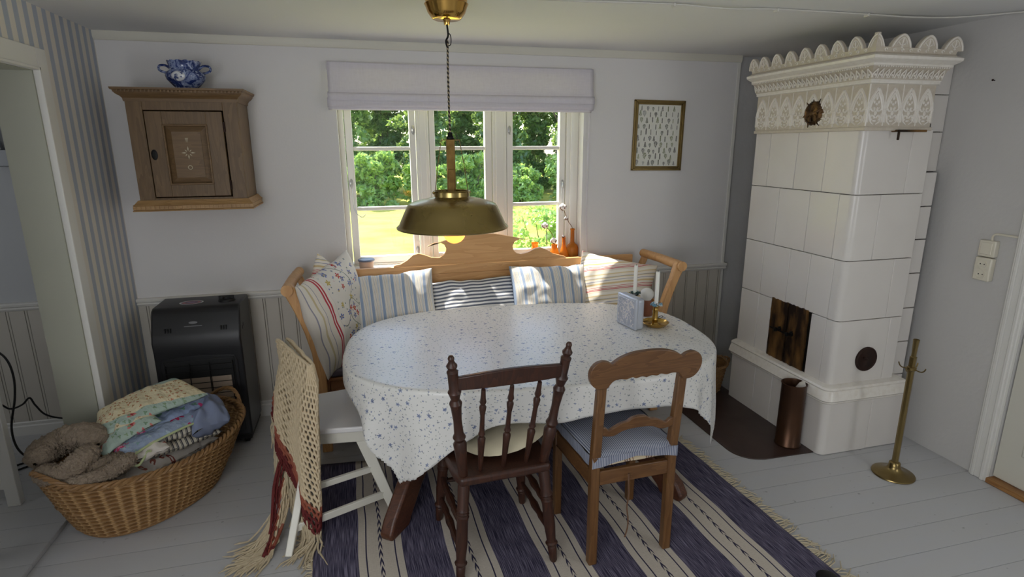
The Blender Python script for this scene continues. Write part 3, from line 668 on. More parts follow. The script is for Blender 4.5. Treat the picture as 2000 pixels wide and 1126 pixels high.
# wall cracks at joints are left to the relief material
# ------------------------------------------------------------------ table and cloth
TC = Vector((.779, 2.67)); TA, TB, TH, TN = .898, .613, -.085, 2.75
ct, sn = math.cos(TH), math.sin(TH)
def tloc(u, v): return (TC.x+u*ct-v*sn, TC.y+u*sn+v*ct)
def sup(a, A=TA, Bb=TB, n=TN):
    c, s = math.cos(a), math.sin(a); r = (abs(c/A)**n+abs(s/Bb)**n)**(-1/n); return (r*c, r*s)
t_dark = wood('dark_stained_pine', (76, 44, 30), (54, 32, 24), 2, .4, 1.0, (42, 26, 20))
m_red = wood('reddish_brown_table_wood', (104, 62, 40), (76, 44, 29), 0, .4, 1, (56, 34, 24))
tb = thing('dining_table', 'oval pedestal dining table of reddish brown wood under the floral cloth', 'table', (TC.x, TC.y, 0), TH)
b = B(); b.prism([sup(2*PI*i/72, TA-.006, TB-.006) for i in range(72)], .712, .738, 'xy'); obj('tabletop', b, m_red, tb, local=True, bevel=.008)
b = B(); b.box(-.62, .62, -.30, -.28, .62, .712).box(-.62, .62, .28, .30, .62, .712).box(-.62, -.60, -.3, .3, .62, .712).box(.60, .62, -.3, .3, .62, .712); obj('apron', b, m_red, tb, local=True)
b = B(); b.box(-.4, .4, -.02, .02, .18, .25); obj('stretcher', b, m_red, tb, local=True, bevel=.006)
for sx in (-1, 1):
    b = B(); x = sx*.43; b.box(x-.045, x+.045, -.06, .06, .14, .62).box(x-.05, x+.05, -.25, .25, .62, .712); p = obj('pedestal', b, m_red, tb, local=True, bevel=.01)
    for sy in (-1, 1):
        ex, ey = (sx*.735, sy*.49) if sx < 0 else (sx*.68, sy*.44)
        M0 = aim((x, sy*.03, .28), (x, sy*.03, .28)); dvec = Vector((ex-x, ey-sy*.03, 0)); Ld = dvec.length; an = math.atan2(dvec.y, dvec.x)
        top = .52 if sx < 0 else .30
        prof = [(0, top), (0, top-.13), (Ld*.55, .10+.04*(sx < 0)), (Ld*.72, .035), (Ld*.76, .0), (Ld, .0), (Ld+.012, .03), (Ld-.02, .085), (Ld*.7, .17+.07*(sx < 0))]
        b = B(); b.prism(prof, -.032, .032, 'xz', T(x, sy*.03, .0105, rz=an)); obj('leg', b, m_red, tb, local=True, bevel=.012, seg=3)
t = Mt('floral_table_cloth', (228, 228, 224), .33, spec=.5); uv = t.co('UV')
c = t.mix(t.noise(3, 2), (232, 231, 226), (222, 221, 217))
m1, r1, d1 = t.flower(uv, 14, .15, .58, 5); m1b, _, d1b = t.flower(uv, 14, .05, .58, 5)
wj = t.vadd(uv, (3.3, 7.1, 0)); m2, r2, _ = t.flower(wj, 30, .15, .35, 4); m3, r3, _ = t.flower(t.vadd(uv, (9.7, 1.3, 0)), 40, .13, .3, 3)
c = t.mix(m3, c, (150, 156, 150)); c = t.mix(m2, c, t.mix(r2, (128, 142, 176), (142, 146, 150))); c = t.mix(m1, c, t.mix(r1, (118, 130, 160), (144, 156, 182))); c = t.mix(m1b, c, (96, 102, 136))
t.col(c); t.bump(t.noise(300, 2, uv), .05, .0006); m_cloth = t.m
outl = np.array([sup(2*PI*i/720, TA+.004, TB+.004) for i in range(720)]); seg_ = np.roll(outl, -1, 0)-outl; sl = np.linalg.norm(seg_, axis=1); arc = np.concatenate([[0], np.cumsum(sl)[:-1]])
U0, U1, V0, V1 = -TA-.110, TA+.265, -TB-.185, TB+.12; NU, NV = 200, 132
vs = []; uvs = []
for i in range(NU+1):
    for j in range(NV+1):
        cu_ = U0+(U1-U0)*i/NU; cv_ = V0+(V1-V0)*j/NV; u, v = cu_*.9902-cv_*.1395, cu_*.1395+cv_*.9902   # the cloth lies a little askew
        # slightly wavy outer edge
        inside = (abs(u/(TA+.004))**TN+abs(v/(TB+.004))**TN) <= 1
        uvs.append((u, v))
        if inside: vs.append((u, v, .7445)); continue
        dd = (outl[:, 0]-u)**2+(outl[:, 1]-v)**2; k = int(dd.argmin()); d = math.sqrt(dd[k]); q = outl[k]
        tg = seg_[k]/sl[k]; nn = np.array([tg[1], -tg[0]]); s_ = arc[k]
        corner = min(1.0, max(0.0, d-.06)/.25)
        cornerness = math.exp(-((abs(q[0])/TA-.80)**2+(abs(q[1])/TB-.80)**2)/.05)
        fold = math.sin(s_*17+1.0)*.5+.5*math.sin(s_*31+2.4+3*ns(s_*2, 0, 0)); amp = corner*(.010+.040*cornerness)
        r0 = .014
        if d < r0*PI/2: a = d/r0; off = r0*math.sin(a); zz = .7445-r0*(1-math.cos(a))
        else:
            h = (d-r0*PI/2)*(1-(.36*math.exp(-((q[0]+.22)/.20)**2)+.16*math.exp(-((q[0]-.25)/.22)**2))*(q[1] < 0)); off = r0+.05*h+amp*fold; zz = .7445-r0-h*(1-.35*amp*abs(fold)*4)
        sid = amp*.5*math.cos(s_*17+1.0)
        p = q+nn*off+tg*sid; vs.append((p[0], p[1], zz+.003*ns(u*6, v*6, 1)*corner))
b = B(); fs = [(i*(NV+1)+j, (i+1)*(NV+1)+j, (i+1)*(NV+1)+j+1, i*(NV+1)+j+1) for i in range(NU) for j in range(NV)]
b.add(vs, fs, T(TC.x, TC.y, 0, rz=TH), uvs=uvs)
tag(obj('tablecloth', b, m_cloth, origin=(TC.x, TC.y, .745), smooth=180, solid=.0022), 'white tablecloth with small blue flowers hanging over the oval table', 'tablecloth')
# ------------------------------------------------------------------ kitchen settle (bench)
m_pine = wood('waxed_pine', (228, 180, 124), (212, 160, 104), 0, .42, .6, (196, 144, 90))
m_pinev = wood('waxed_pine_upright', (220, 172, 116), (196, 146, 92), 2, .42, .8, (176, 126, 76))
m_pined = wood('pine_seat_box', (160, 108, 66), (132, 86, 50), 0, .45, .8, (112, 72, 42))
sf = thing('wooden_settle', 'long pine settle with scalloped crest and scrolled arms under the window', 'bench', (.72, 3.38, 0))
yb0, yb1 = 3.595, 3.625
b = B(); b.box(-.325, 1.80, yb0, yb1, .52, .905).box(-.325, 1.80, yb0-.006, yb1, .90, .958); obj('backrest', b, m_pine, sf, bevel=.004)
crest = [(0.164, .958), (0.164, 0.968), (0.205, 0.975), (0.245, 0.997), (0.285, 1.030), (0.317, 1.037), (0.352, 1.028), (0.40, 1.008), (0.449, 1.004), (0.478, 1.018), (.494, 1.040), (0.497, 1.061), (0.485, 1.086), (0.462, 1.100), (.42, 1.098), (0.378, 1.079), (0.525, 1.123), (0.63, 1.142), (0.70, 1.150), (.82, 1.142), (0.931, 1.119), (1.078, 1.084), (1.03, 1.095), (0.98, 1.100), (0.948, 1.086), (0.934, 1.057), (0.941, 1.028), (.962, 1.008), (0.992, 1.000), (1.04, 1.010), (1.09, 1.033), (1.129, 1.039), (1.172, 1.020), (1.216, 0.993), (1.262, 0.980), (1.30, 0.970), (1.30, .958)]
b = B(); b.prism(crest, yb0+.002, yb1-.004, 'xz'); b.box(.16, 1.305, yb0-.002, yb0+.02, .955, .966); obj('crest_board', b, m_pine, sf, bevel=.003)
def arm(sx):
    x0 = -.275 if sx < 0 else 1.755
    def C(z):   # outward S curve of the arm
        k = max(0, (z-.5)/.45); return x0+sx*(.012+.125*k**1.7)
    def post(y0, y1, w=.028):
        prof = [(C(z)+sx*w, z) for z in [0+.12*i for i in range(7)]+[.78, .84, .89, .93]]
        top = [(C(.95)+sx*(w+.012), .955), (C(.95)+sx*(w+.004), .985), (C(.95)-sx*.012, .994), (C(.95)-sx*.032, .975), (C(.92)-sx*.026, .945)]
        inn = [(C(z)-sx*w, z) for z in [.89, .84, .78, .72, .60, .48, .36, .24, .12, 0]]
        b = B(); b.prism(prof+top+inn, y0, y1, 'xz'); return b
    obj('arm_post', post(3.115, 3.155), m_pinev, sf, bevel=.006); 
    q = B(); pr = [(C(z)+sx*.02, z) for z in (.45, .6, .75, .85, .93, .97)]+[(C(z)-sx*.02, z) for z in (.97, .93, .85, .75, .6, .45)]
    q.prism(pr, 3.56, 3.598, 'xz'); obj('arm_post', q, m_pinev, sf, bevel=.005)
    q = B(); q.tube([(C(.95)+sx*.006, 3.10, .965), (C(.95)+sx*.002, 3.35, .968), (C(.95)-sx*.01, 3.60, .965)], [.031, .029, .028], 14); obj('arm_rail', q, m_pinev, sf)
    pr = [(C(z)+sx*.009, z) for z in (.42, .52, .60, .66, .72)]+[(C(z)-sx*.009, z) for z in (.72, .66, .60, .52, .42)]
    q = B(); q.prism(pr, 3.15, 3.565, 'xz')
    sc_ = [(C(.79)+sx*.008, .70), (C(.8)+sx*.01, .80), (C(.8)-sx*.008, .80), (C(.79)-sx*.01, .70)]; q.prism(sc_, 3.38, 3.565, 'xz'); obj('arm_panel', q, m_pinev, sf, bevel=.003)
arm(-1); arm(1)
b = B(); b.box(-.25, 1.735, 3.14, 3.16, .13, .435).box(-.26, -.24, 3.14, 3.6, .13, .435).box(1.725, 1.745, 3.14, 3.6, .13, .435).box(-.25, 1.735, 3.58, 3.6, .13, .435).box(-.25, 1.735, 3.13, 3.6, .425, .442); obj('seat_box', b, m_pined, sf, bevel=.003)
b = B(); b.box(-.24, 1.725, 3.135, 3.59, .443, .485)
obj('seat_cushion', b, cloth(Mt('dark_seat_fabric', (92, 84, 92))).m, sf, bevel=.015, seg=3)
for x in (-.225, 1.69):
    b = B(); b.box(x-.02, x+.02, 3.56, 3.595, 0, .14); obj('leg', b, m_pinev, sf, bevel=.004)
# ------------------------------------------------------------------ cushions
def pillow(name, w, h, th, mat, lab, M, seed=0, floppy=1.0, group=None, extra=0.0):
    b = B(); n = 34
    for s in (1, -1):
        def f(u, v, s=s):
            a, c = 2*u-1, 2*v-1
            x = a*w/2*(1-.055*(1-c*c)); z = c*h/2*(1-.055*(1-a*a))
            e = (max(0, 1-abs(a)**2.6)*max(0, 1-abs(c)**2.6))**.55
            wr = .012*floppy*(ns(a*2.2+seed, c*2.2, s*3, 1)+.5*ns(a*5+seed, c*5, s*3+9))*min(1, e*1.5)
            wr += .006*floppy*math.sin(9*a+3*c+seed+4*ns(a*2, c*2, seed))*(1-e)*min(1, e*6)
            y = -s*(th/2*e+wr)
            return (x, y, z+.010*floppy*ns(a*3, seed, 7)*c)
        if s == 1: b.grid(f, n, n, uv=lambda u, v: (u*w, v*h))
        else: b.grid(lambda u, v: f(1-u, v), n, n, uv=lambda u, v: ((1-u)*w, v*h))
    o = obj(name, b, mat, smooth=180, sub=1); o.location = M[0]; o.rotation_euler = M[1]
    # weld the rim
    bm = bmesh.new(); bm.from_mesh(o.data); bmesh.ops.remove_doubles(bm, verts=bm.verts, dist=.0008); bm.to_mesh(o.data); bm.free()
    return tag(o, lab, 'cushion', group)
def stripe_cloth(name, axis, period, stops, base=None):
    t = Mt(name, rough=.9, spec=.1); u = t.xyz(t.co('UV')); t.col(t.stripes(u[axis] if axis >= 0 else t.ma('SUBTRACT', u[1], t.ma('MULTIPLY', u[0], .35)), period, stops)); return cloth(t, .2)
CW, BL, TAN = (226, 223, 216), (150, 166, 190), (188, 172, 148)
st_blue = [(0, BL), (.26, CW), (.30, (150, 140, 130)), (.32, CW), (.40, TAN), (.43, CW), (.50, (118, 122, 140)), (.52, CW), (.60, TAN), (.63, CW), (.70, (150, 140, 130)), (.72, CW), (.78, (168, 182, 200)), (.84, CW), (.90, (160, 150, 140)), (.92, CW)]
mb = stripe_cloth('blue_cream_stripe', 0, .066, st_blue).m
mg = stripe_cloth('grey_ticking_stripe', 1, .024, [(0, (226, 226, 226)), (.52, (98, 104, 118))]).m
RED = (184, 66, 78)
t = stripe_cloth('red_gold_stripe', -1, .155, [(0, (216, 206, 190)), (.10, RED), (.13, (226, 216, 204)), (.16, RED), (.18, (224, 214, 200)), (.24, RED), (.26, (226, 218, 206)), (.36, (208, 184, 140)), (.44, (228, 220, 208)), (.52, (150, 152, 172)), (.55, (230, 222, 210)), (.64, (206, 190, 150)), (.68, (146, 148, 166)), (.70, (226, 218, 204)), (.82, (212, 194, 156)), (.88, (228, 222, 210))]); mr = t.m
pillow('cushion', .53, .49, .17, mb, 'blue and cream striped cushion, left of the grey ticking one', ((.14, 3.41, .73), (-.46, -.06, -.03)), 1)
pillow('cushion', .58, .43, .15, mg, 'cushion with narrow horizontal grey stripes in the middle of the settle', ((.65, 3.44, .685), (-.46, -.03, 0)), 5, 1.3)
pillow('cushion', .53, .48, .17, mb, 'blue and cream striped cushion, right of the grey ticking one', ((1.14, 3.41, .725), (-.46, .02, -.02)), 9, 1.2)
pillow('cushion', .52, .50, .20, mr, 'red, gold and cream striped cushion leaning in the right corner of the settle', ((1.56, 3.39, .745), (-.42, .16, -.5)), 13)
# big floral cushion in the left corner: embroidered middle with striped borders
t = Mt('embroidered_floral_cloth', rough=.9, spec=.1); uv = t.co('UV'); u = t.xyz(uv)
fl = (228, 222, 212)
c = t.mix(t.noise(4), fl, (220, 214, 204))
vine = t.ma('ABSOLUTE', t.ma('SUBTRACT', u[0], t.ma('MULTIPLY_ADD', t.ma('SINE', t.ma('MULTIPLY', u[1], 17.0)), .07, .33))); c = t.mix(t.ma('LESS_THAN', vine, .0032), c, (120, 126, 110))
vine2 = t.ma('ABSOLUTE', t.ma('SUBTRACT', u[1], t.ma('MULTIPLY_ADD', t.ma('SINE', t.ma('MULTIPLY', u[0], 24.0)), .06, .30))); c = t.mix(t.ma('LESS_THAN', vine2, .003), c, (120, 126, 110))
f1, r1, d1 = t.flower(uv, 15, .30, .42, 5); c = t.mix(f1, c, t.ramp(r1, [(0, (104, 116, 168)), (.5, (120, 132, 180)), (.62, (186, 64, 72)), (.85, (190, 168, 96))], True)); f2, _, _ = t.flower(uv, 15, .10, .42, 5); c = t.mix(f2, c, (206, 188, 130))
f3, r3, _ = t.flower(t.vadd(uv, (4.1, 2.2, 0)), 30, .20, .6, 4); c = t.mix(f3, c, t.mix(r3, (98, 112, 170), (120, 136, 110)))
sv = t.stripes(u[0], .155, [(0, (216, 208, 196)), (.12, (150, 148, 160)), (.15, (222, 216, 204)), (.30, (200, 186, 150)), (.36, (224, 216, 204)), (.48, (140, 142, 158)), (.50, (222, 214, 202)), (.70, RED), (.76, (230, 222, 214)), (.80, RED), (.86, (228, 220, 210))])
c = t.mix(t.ma('LESS_THAN', u[0], .16), c, sv)
t.col(c); cloth(t, .2)
pillow('cushion', .60, .58, .20, t.m, 'large white cushion embroidered with blue and red flowers in the left corner', ((-.185, 3.34, .765), (-.16, -.16, 1.12)), 17, 1.2)
pillow('cushion', .46, .46, .14, mr, 'striped cushion tucked behind the floral one against the left arm', ((-.225, 3.42, .80), (-.1, .62, 1.05)), 23, 1.0)
# ------------------------------------------------------------------ turned spindle chair (dark)
def turned(p, q, prof, n=14):
    b = B(); M = aim(p, q); Ln = (Vector(q)-Vector(p)).length
    b.lathe([(r, z*Ln) for r, z in prof], n, M); return b
dk = thing('spindle_chair', 'dark brown wooden chair with turned spindles and finials at the table', 'chair', (.475, 1.935, .0115), .06)
LEGP = [(.012, 0), (.016, .02), (.019, .16), (.017, .17), (.024, .19), (.026, .205), (.02, .22), (.019, .24), (.024, .40), (.022, .62), (.026, .66), (.02, .675), (.026, .69), (.02, .705), (.026, .72), (.022, .76), (.024, .95), (.02, 1)]
for (x, y, tx, ty) in ((-.20, -.01, -.165, .03), (.20, -.01, .165, .03), (-.205, .41, -.17, .37), (.205, .41, .17, .37)):
    obj('leg', turned((x, y, 0), (tx, ty, .425), LEGP), t_dark, dk, local=True)
b = B(); b.prism([(-.185, 0), (.185, 0), (.20, .06), (.215, .30), (.20, .40), (.12, .425), (-.12, .425), (-.20, .40), (-.215, .30), (-.20, .06)], .415, .452, 'xy'); obj('seat', b, t_dark, dk, local=True, bevel=.012, seg=3)
PP = [(.016, 0), (.019, .03), (.022, .20), (.026, .30), (.018, .33), (.025, .36), (.018, .39), (.016, .50), (.020, .60), (.024, .64), (.016, .67), (.020, .70), (.025, .73), (.019, .75), (.019, .86), (.021, .885), (.012, .90), (.018, .915), (.02, .93), (.013, .95), (.010, .965), (.012, .985), (.008, 1.0), (0, 1.003)]
for s in (-1, 1): obj('back_post', turned((s*.165, .035, .44), (s*.222, -.075, .985), PP, 16), t_dark, dk, local=True)
def arcpt(s, z, up=0): return (s*.205, -.052-.03*(1-s*s), z+up)
b = B(); vs = []
n = 16
for i in range(n+1):
    s = -1+2*i/n; hh = .054+.014*(1-abs(s)**2); y = -.055-.028*(1-s*s); tz = .905+.030*(1-s*s) if False else .900+.022*math.cos(s*PI/2)
    for (dy, z) in ((-.011, tz-hh), (.011, tz-hh), (.011, tz), (-.011, tz)): vs.append((s*.20, y+dy+(z-.87)*-.2, z))
fs = [(4*i+j, 4*i+(j+1) % 4, 4*i+4+(j+1) % 4, 4*i+4+j) for i in range(n) for j in range(4)]+[(3, 2, 1, 0), (4*n, 4*n+1, 4*n+2, 4*n+3)]
b.add(vs, fs); obj('crest_rail', b, t_dark, dk, local=True, bevel=.005)
SP = [(.008, 0), (.010, .1), (.013, .30), (.016, .42), (.009, .45), (.014, .48), (.010, .51), (.009, .70), (.014, .80), (.008, .83), (.013, .86), (.010, .9), (.008, 1)]
for s in (-.5, 0, .5): obj('spindle', turned((s*.19, .045, .448), (s*.215, -.075, .845), SP, 10), t_dark, dk, local=True)
for p, q in (((-.195, .405, .20), (.195, .405, .20)), ((-.19, .0, .13), (-.195, .40, .13)), ((.19, .0, .13), (.195, .40, .13)), ((-.185, .01, .24), (-.19, .39, .24)), ((.185, .01, .24), (.19, .39, .24))):
    obj('stretcher', turned(p, q, [(.008, 0), (.010, .1), (.015, .3), (.012, .36), (.018, .5), (.012, .64), (.015, .7), (.010, .9), (.008, 1)], 10), t_dark, dk, local=True)
cc = cloth(Mt('cream_cushion_cloth', (214, 204, 176))).m
b = B()
for s in (1, -1):
    def f(u, v, s=s):
        a = u*2*PI; r = v; e = max(0, 1-r**3)**.6
        return (r*.205*math.cos(a)*(1+.03*math.sin(3*a)), r*.185*math.sin(a), s*.028*e+.004*ns(r*math.cos(a)*3, r*math.sin(a)*3, s)+.02*r*math.cos(a))
    b.grid(f, 32, 10, cu=True)
o = obj('chair_pad', b, cc, smooth=180, local=True); o.location = (.525, 2.175, .522); o.rotation_euler = (.04, -.12, .06)
tag(o, 'round cream cushion on the seat of the dark spindle chair', 'cushion')
# ------------------------------------------------------------------ pine chair
mpc = wood('honey_brown_pine', (124, 88, 52), (100, 68, 38), 2, .38, 1.1, (82, 54, 30)); mpx = wood('honey_brown_pine_rail', (122, 86, 52), (98, 66, 38), 0, .38, 1.1, (78, 52, 30))
pc = thing('carved_chair', 'honey brown pine chair with broad scalloped crest and ticking seat', 'chair', (.995, 1.892, .0115), .035)
for s in (-1, 1):
    b = B(); pr = [(-.018, 0), (.018, 0), (.020, .38), (.019, .46), (-.03, .88), (-.056, .88), (-.018, .46), (-.018, .38)]
    b.prism(pr, s*.172-.019, s*.172+.019, 'yz'); obj('leg', b, mpc, pc, local=True, bevel=.006)
    b = B(); b.prism([(.34, 0), (.372, 0), (.378, .43), (.338, .43)], s*.19-.018, s*.19+.018, 'yz'); obj('leg', b, mpc, pc, local=True, bevel=.006)
b = B(); b.box(-.155, .155, -.012, .010, .365, .428).box(-.18, .18, .345, .368, .365, .428)
for s in (-1, 1): b.add([(s*.165, 0, .365), (s*.185, 0, .365), (s*.202, .35, .365), (s*.182, .35, .365), (s*.165, 0, .428), (s*.185, 0, .428), (s*.202, .35, .428), (s*.182, .35, .428)], [(0, 1, 2, 3), (4, 5, 6, 7), (0, 1, 5, 4), (1, 2, 6, 5), (2, 3, 7, 6), (3, 0, 4, 7)])
obj('seat_frame', b, mpx, pc, local=True, bevel=.004)
cp = [(0, .947), (.06, .944), (.11, .930), (.138, .914), (.148, .908), (.165, .918), (.19, .922), (.215, .914), (.232, .892), (.236, .862), (.226, .832), (.206, .812), (.182, .806), (.160, .808), (.150, .822), (.135, .836), (.11, .840), (.085, .836), (.06, .842), (.045, .836), (.02, .840), (0, .834)]
P = cr([(x, z, 0) for x, z in cp], 4); right = [(p.x, p.y) for p in P]; full = right+[(-x, z) for x, z in reversed(right[1:-1])]
def curved_board(full, th, yf):
    b = B(); n = len(full); vs = [(x, yf(x, z)-th/2, z) for x, z in full]+[(x, yf(x, z)+th/2, z) for x, z in full]
    bm = None; b.add(vs, [tuple(range(n)), tuple(range(2*n-1, n-1, -1))]+[(i, n+i, n+(i+1) % n, (i+1) % n) for i in range(n)]); return b
obj('crest_rail', curved_board(full, .024, lambda x, z: -.062-.118*(z-.88)), mpx, pc, local=True, bevel=.006, seg=3)
cp = [(0, .622), (.03, .618), (.05, .604), (.075, .600), (.10, .588), (.125, .576), (.14, .588), (.157, .592), (.16, .575), (.155, .556), (.13, .548), (.10, .548), (.07, .562), (.04, .568), (0, .570)]
P = cr([(x, z, 0) for x, z in cp], 4); right = [(p.x, p.y) for p in P]; full = right+[(-x, z) for x, z in reversed(right[1:-1])]
full = [(x, z+.035) for x, z in full]
obj('back_slat', curved_board(full, .018, lambda x, z: -.016-.118*(z-.6)), mpx, pc, local=True, bevel=.004)
t = Mt('blue_ticking', rough=.9, spec=.1); u = t.xyz(t.co('UV')); t.col(t.stripes(u[0], .0075, [(0, (170, 174, 184)), (.5, (98, 104, 124))])); mt_ = cloth(t, .15).m
t = Mt('brown_cream_stripe', rough=.9, spec=.1); u = t.xyz(t.co('UV')); t.col(t.stripes(u[0], .10, [(0, (206, 190, 160)), (.34, (112, 84, 72)), (.38, (196, 176, 150)), (.44, (126, 110, 104)), (.50, (200, 182, 156)), (.56, (112, 84, 72)), (.62, (206, 190, 160)), (.72, (140, 100, 80)), (.76, (206, 190, 160))])); m_brs = cloth(t).m
def seatpad(z0, th, mat, seed, grow=0.0, skirt=0):
    b = B(); n = 30
    def out(u, v): a, c = 2*u-1, 2*v-1; wd = .178+.018*(c+1)/2+grow; return a*wd, .175+c*(.185+grow)
    def top(u, v):
        a, c = 2*u-1, 2*v-1; x, y = out(u, v); e = (max(0, 1-abs(a)**5)*max(0, 1-abs(c)**5))**.5
        return (x*(1-.03*(1-e)), y, z0+th*e+.004*ns(x*9, y*9, seed)+.003*math.sin(24*x+14*y+5*ns(x*4, y*4, seed))*(1-e*.6))
    def bot(u, v): p = top(1-u, v); a, c = 1-2*u, 2*v-1; e = (max(0, 1-abs(a)**5)*max(0, 1-abs(c)**5))**.5; return (p[0], p[1], z0-(skirt+.012)*e-.0005)
    b.grid(top, n, n, uv=lambda u, v: (u*.36, v*.38)); b.grid(bot, n, n, uv=lambda u, v: ((1-u)*.36, v*.38)); return b
o = obj('lower_seat_cushion', seatpad(.452, .034, m_brs, 2), m_brs, smooth=180, local=True); o.location = pc.location; o.rotation_euler = pc.rotation_euler
tag(o, 'thin brown and cream striped cushion under the ticking cover of the pine chair', 'cushion')
b = seatpad(.494, .026, mt_, 4, .012, .008)
def skirt(u, v):
    s = u*4; k = int(s) % 4; f = s-int(s); cs = [(-1, -1), (1, -1), (1, 1), (-1, 1)]; a0, a1 = cs[k], cs[(k+1) % 4]; a = a0[0]+(a1[0]-a0[0])*f; c = a0[1]+(a1[1]-a0[1])*f
    x = a*(.19+.018*(c+1)/2); y = .175+c*.197; nearc = abs(a)*abs(c)
    return (x+.003*math.sin(u*90)*nearc, y+.003*math.cos(u*90)*nearc, .497-(.048-.030*(1-nearc)*(c < -.9))*v)
b.grid(skirt, 120, 4, cu=True, uv=lambda u, v: (u*1.5, v*.05))
o = obj('ticking_seat_cover', b, mt_, smooth=180, local=True); o.location = pc.location; o.rotation_euler = pc.rotation_euler
tag(o, 'blue and white ticking cushion cover tied over the seat of the pine chair', 'cushion')
b = B(); b.tube(cr([(-.03, -.022, .405), (-.032, -.028, .36), (-.03, -.03, .31), (-.03, -.02, .25), (-.024, -.022, .20), (-.028, -.03, .16), (-.045, -.04, .125)], 5), .0035, 6)
o = obj('tie_ribbon', b, Mt('brown_tape', (104, 76, 56), .9).m, pc, local=True)
# ------------------------------------------------------------------ white chair at the left end
m_wc = Mt('cream_white_chair_paint', (222, 219, 206), .38).m; m_ws = Mt('white_seat_paint', (232, 230, 228), .3).m
wc = thing('white_chair', 'cream white painted wooden chair under the crochet shawl at the table end', 'chair', (-.20, 2.68, 0), 0)
def beam(p, q, w, d, w2=None, d2=None, yaw=0):
    p, q = Vector(p), Vector(q); dz = (q-p).normalized(); ux = Vector((math.cos(yaw), math.sin(yaw), 0)); ux = (ux-dz*ux.dot(dz)).normalized(); uy = dz.cross(ux)
    w2 = w2 or w; d2 = d2 or d; vs = []
    for c, a, e in ((p, w, d), (q, w2, d2)):
        for s1, s2 in ((-1, -1), (1, -1), (1, 1), (-1, 1)): vs.append(c+ux*s1*a/2+uy*s2*e/2)
    return B().add(vs, [(3, 2, 1, 0), (4, 5, 6, 7), (0, 1, 5, 4), (1, 2, 6, 5), (2, 3, 7, 6), (3, 0, 4, 7)])
FL = [(-.405, 2.265, 0), (.055, 2.445, .0125), (-.415, 3.02, 0), (.03, 2.99, .0)]
TL = [(-.30, 2.52, .42), (-.10, 2.56, .42), (-.32, 2.885, .42), (-.10, 2.90, .42)]
obj('leg', beam(FL[0], TL[0], .03, .045, .034, .055), m_wc, wc, bevel=.004); obj('leg', beam(FL[1], TL[1], .042, .034, .058, .04), m_wc, wc, bevel=.004)
obj('leg', beam(FL[2], TL[2], .03, .04, .034, .05), m_wc, wc, bevel=.004); obj('leg', beam(FL[3], TL[3], .034, .03, .045, .036), m_wc, wc, bevel=.004)
b = B(); b.prism([(-.36, 2.515), (.02, 2.475), (.045, 2.50), (.045, 2.95), (.02, 2.975), (-.36, 2.905)], .425, .452, 'xy'); obj('seat', b, m_ws, wc, bevel=.006)
b = B(); b.prism([(-.335, 2.535), (.0, 2.50), (.0, 2.515), (-.335, 2.55)], .365, .425, 'xy'); obj('apron', b, m_wc, wc, bevel=.003)
b = B(); b.prism([(-.335, 2.875), (.0, 2.94), (.0, 2.925), (-.335, 2.86)], .365, .425, 'xy'); obj('apron', b, m_wc, wc, bevel=.003)
def lerp3(a, b_, t_): return tuple(Vector(a).lerp(Vector(b_), t_))
obj('stretcher', beam(lerp3(FL[0], TL[0], .22), lerp3(FL[1], TL[1], .22), .016, .036), m_wc, wc, bevel=.003)
obj('stretcher', beam(lerp3(FL[0], TL[0], .52), lerp3(FL[1], TL[1], .52), .018, .03), m_wc, wc, bevel=.003)
BT = [(-.272, 2.47, .76), (-.395, 2.80, .785)]
for (a, c) in ((TL[0], BT[0]), (TL[2], BT[1])): obj('back_post', beam((a[0]-.01, a[1], .42), c, .03, .035, .026, .03), m_wc, wc, bevel=.004)
obj('crest_rail', beam((-.268, 2.465, .745), (-.40, 2.815, .77), .024, .06), m_wc, wc, bevel=.006)
for k in (1, 2, 3):
    f = k/4; obj('spindle', turned((-.32, 2.54+.34*f, .45), (-.272-.12*f, 2.475+.32*f, .74), [(.008, 0), (.011, .4), (.008, 1)], 8), m_wc, wc)
# ------------------------------------------------------------------ pendant lamp
t = Mt('lamp_brass', rough=.24, metal=.95); n1 = t.noise(6, 3); t.col(t.mix(n1, (172, 152, 98), (146, 126, 76))); t.rough(t.ma('MULTIPLY_ADD', t.noise(12, 3), .12, .2)); m_lb = t.m
m_pol = Mt('polished_brass', (214, 170, 92), .14, 1).m
LX, LY = .387, 2.57
lp = thing('pendant_lamp', 'brass enamel style pendant lamp hanging over the table', 'lamp', (LX, LY, 1.33))
b = B(); b.lathe([(.055, 2.21), (.06, 2.212), (.078, 2.235), (.088, 2.262), (.092, 2.268), (.086, 2.274), (.088, 2.296)], 36, c=(LX, LY, 0)); b.lathe([(.0, 2.188), (.012, 2.19), (.014, 2.205), (.02, 2.212), (.055, 2.213)], 20, c=(LX, LY, 0)); obj('ceiling_rose', b, m_pol, lp)
b = B(); b.tube(cr([(LX, LY, 2.192), (LX+.004, LY, 2.15), (LX-.006, LY, 2.125), (LX, LY, 2.10)], 5), .004, 6); b.tube(cr([(LX, LY, 2.16), (LX+.014, LY, 2.15), (LX+.014, LY, 2.115), (LX, LY, 2.11), (LX-.004, LY, 2.13)], 4), .002, 6); obj('cord_hook', b, m_black, lp)
t = Mt('twisted_cord', rough=.9); z = t.xyz(t.co('UV')); t.col(t.stripes(z[0], 1.0, [(0, (44, 40, 36)), (.55, (150, 136, 110))])); m_cord = t.m
b = B(); n = 160
def cf(u, v): z = 1.742+u*(2.13-1.742); a = v*2*PI; r = .0042*(1+.22*math.cos(2*(a-z*160))); return (LX+r*math.cos(a)+.0015*math.sin(z*9), LY+r*math.sin(a), z)
b.grid(cf, n, 12, cv=True, uv=lambda u, v: (u*22+v, v)); obj('twisted_cord', b, m_cord, lp)
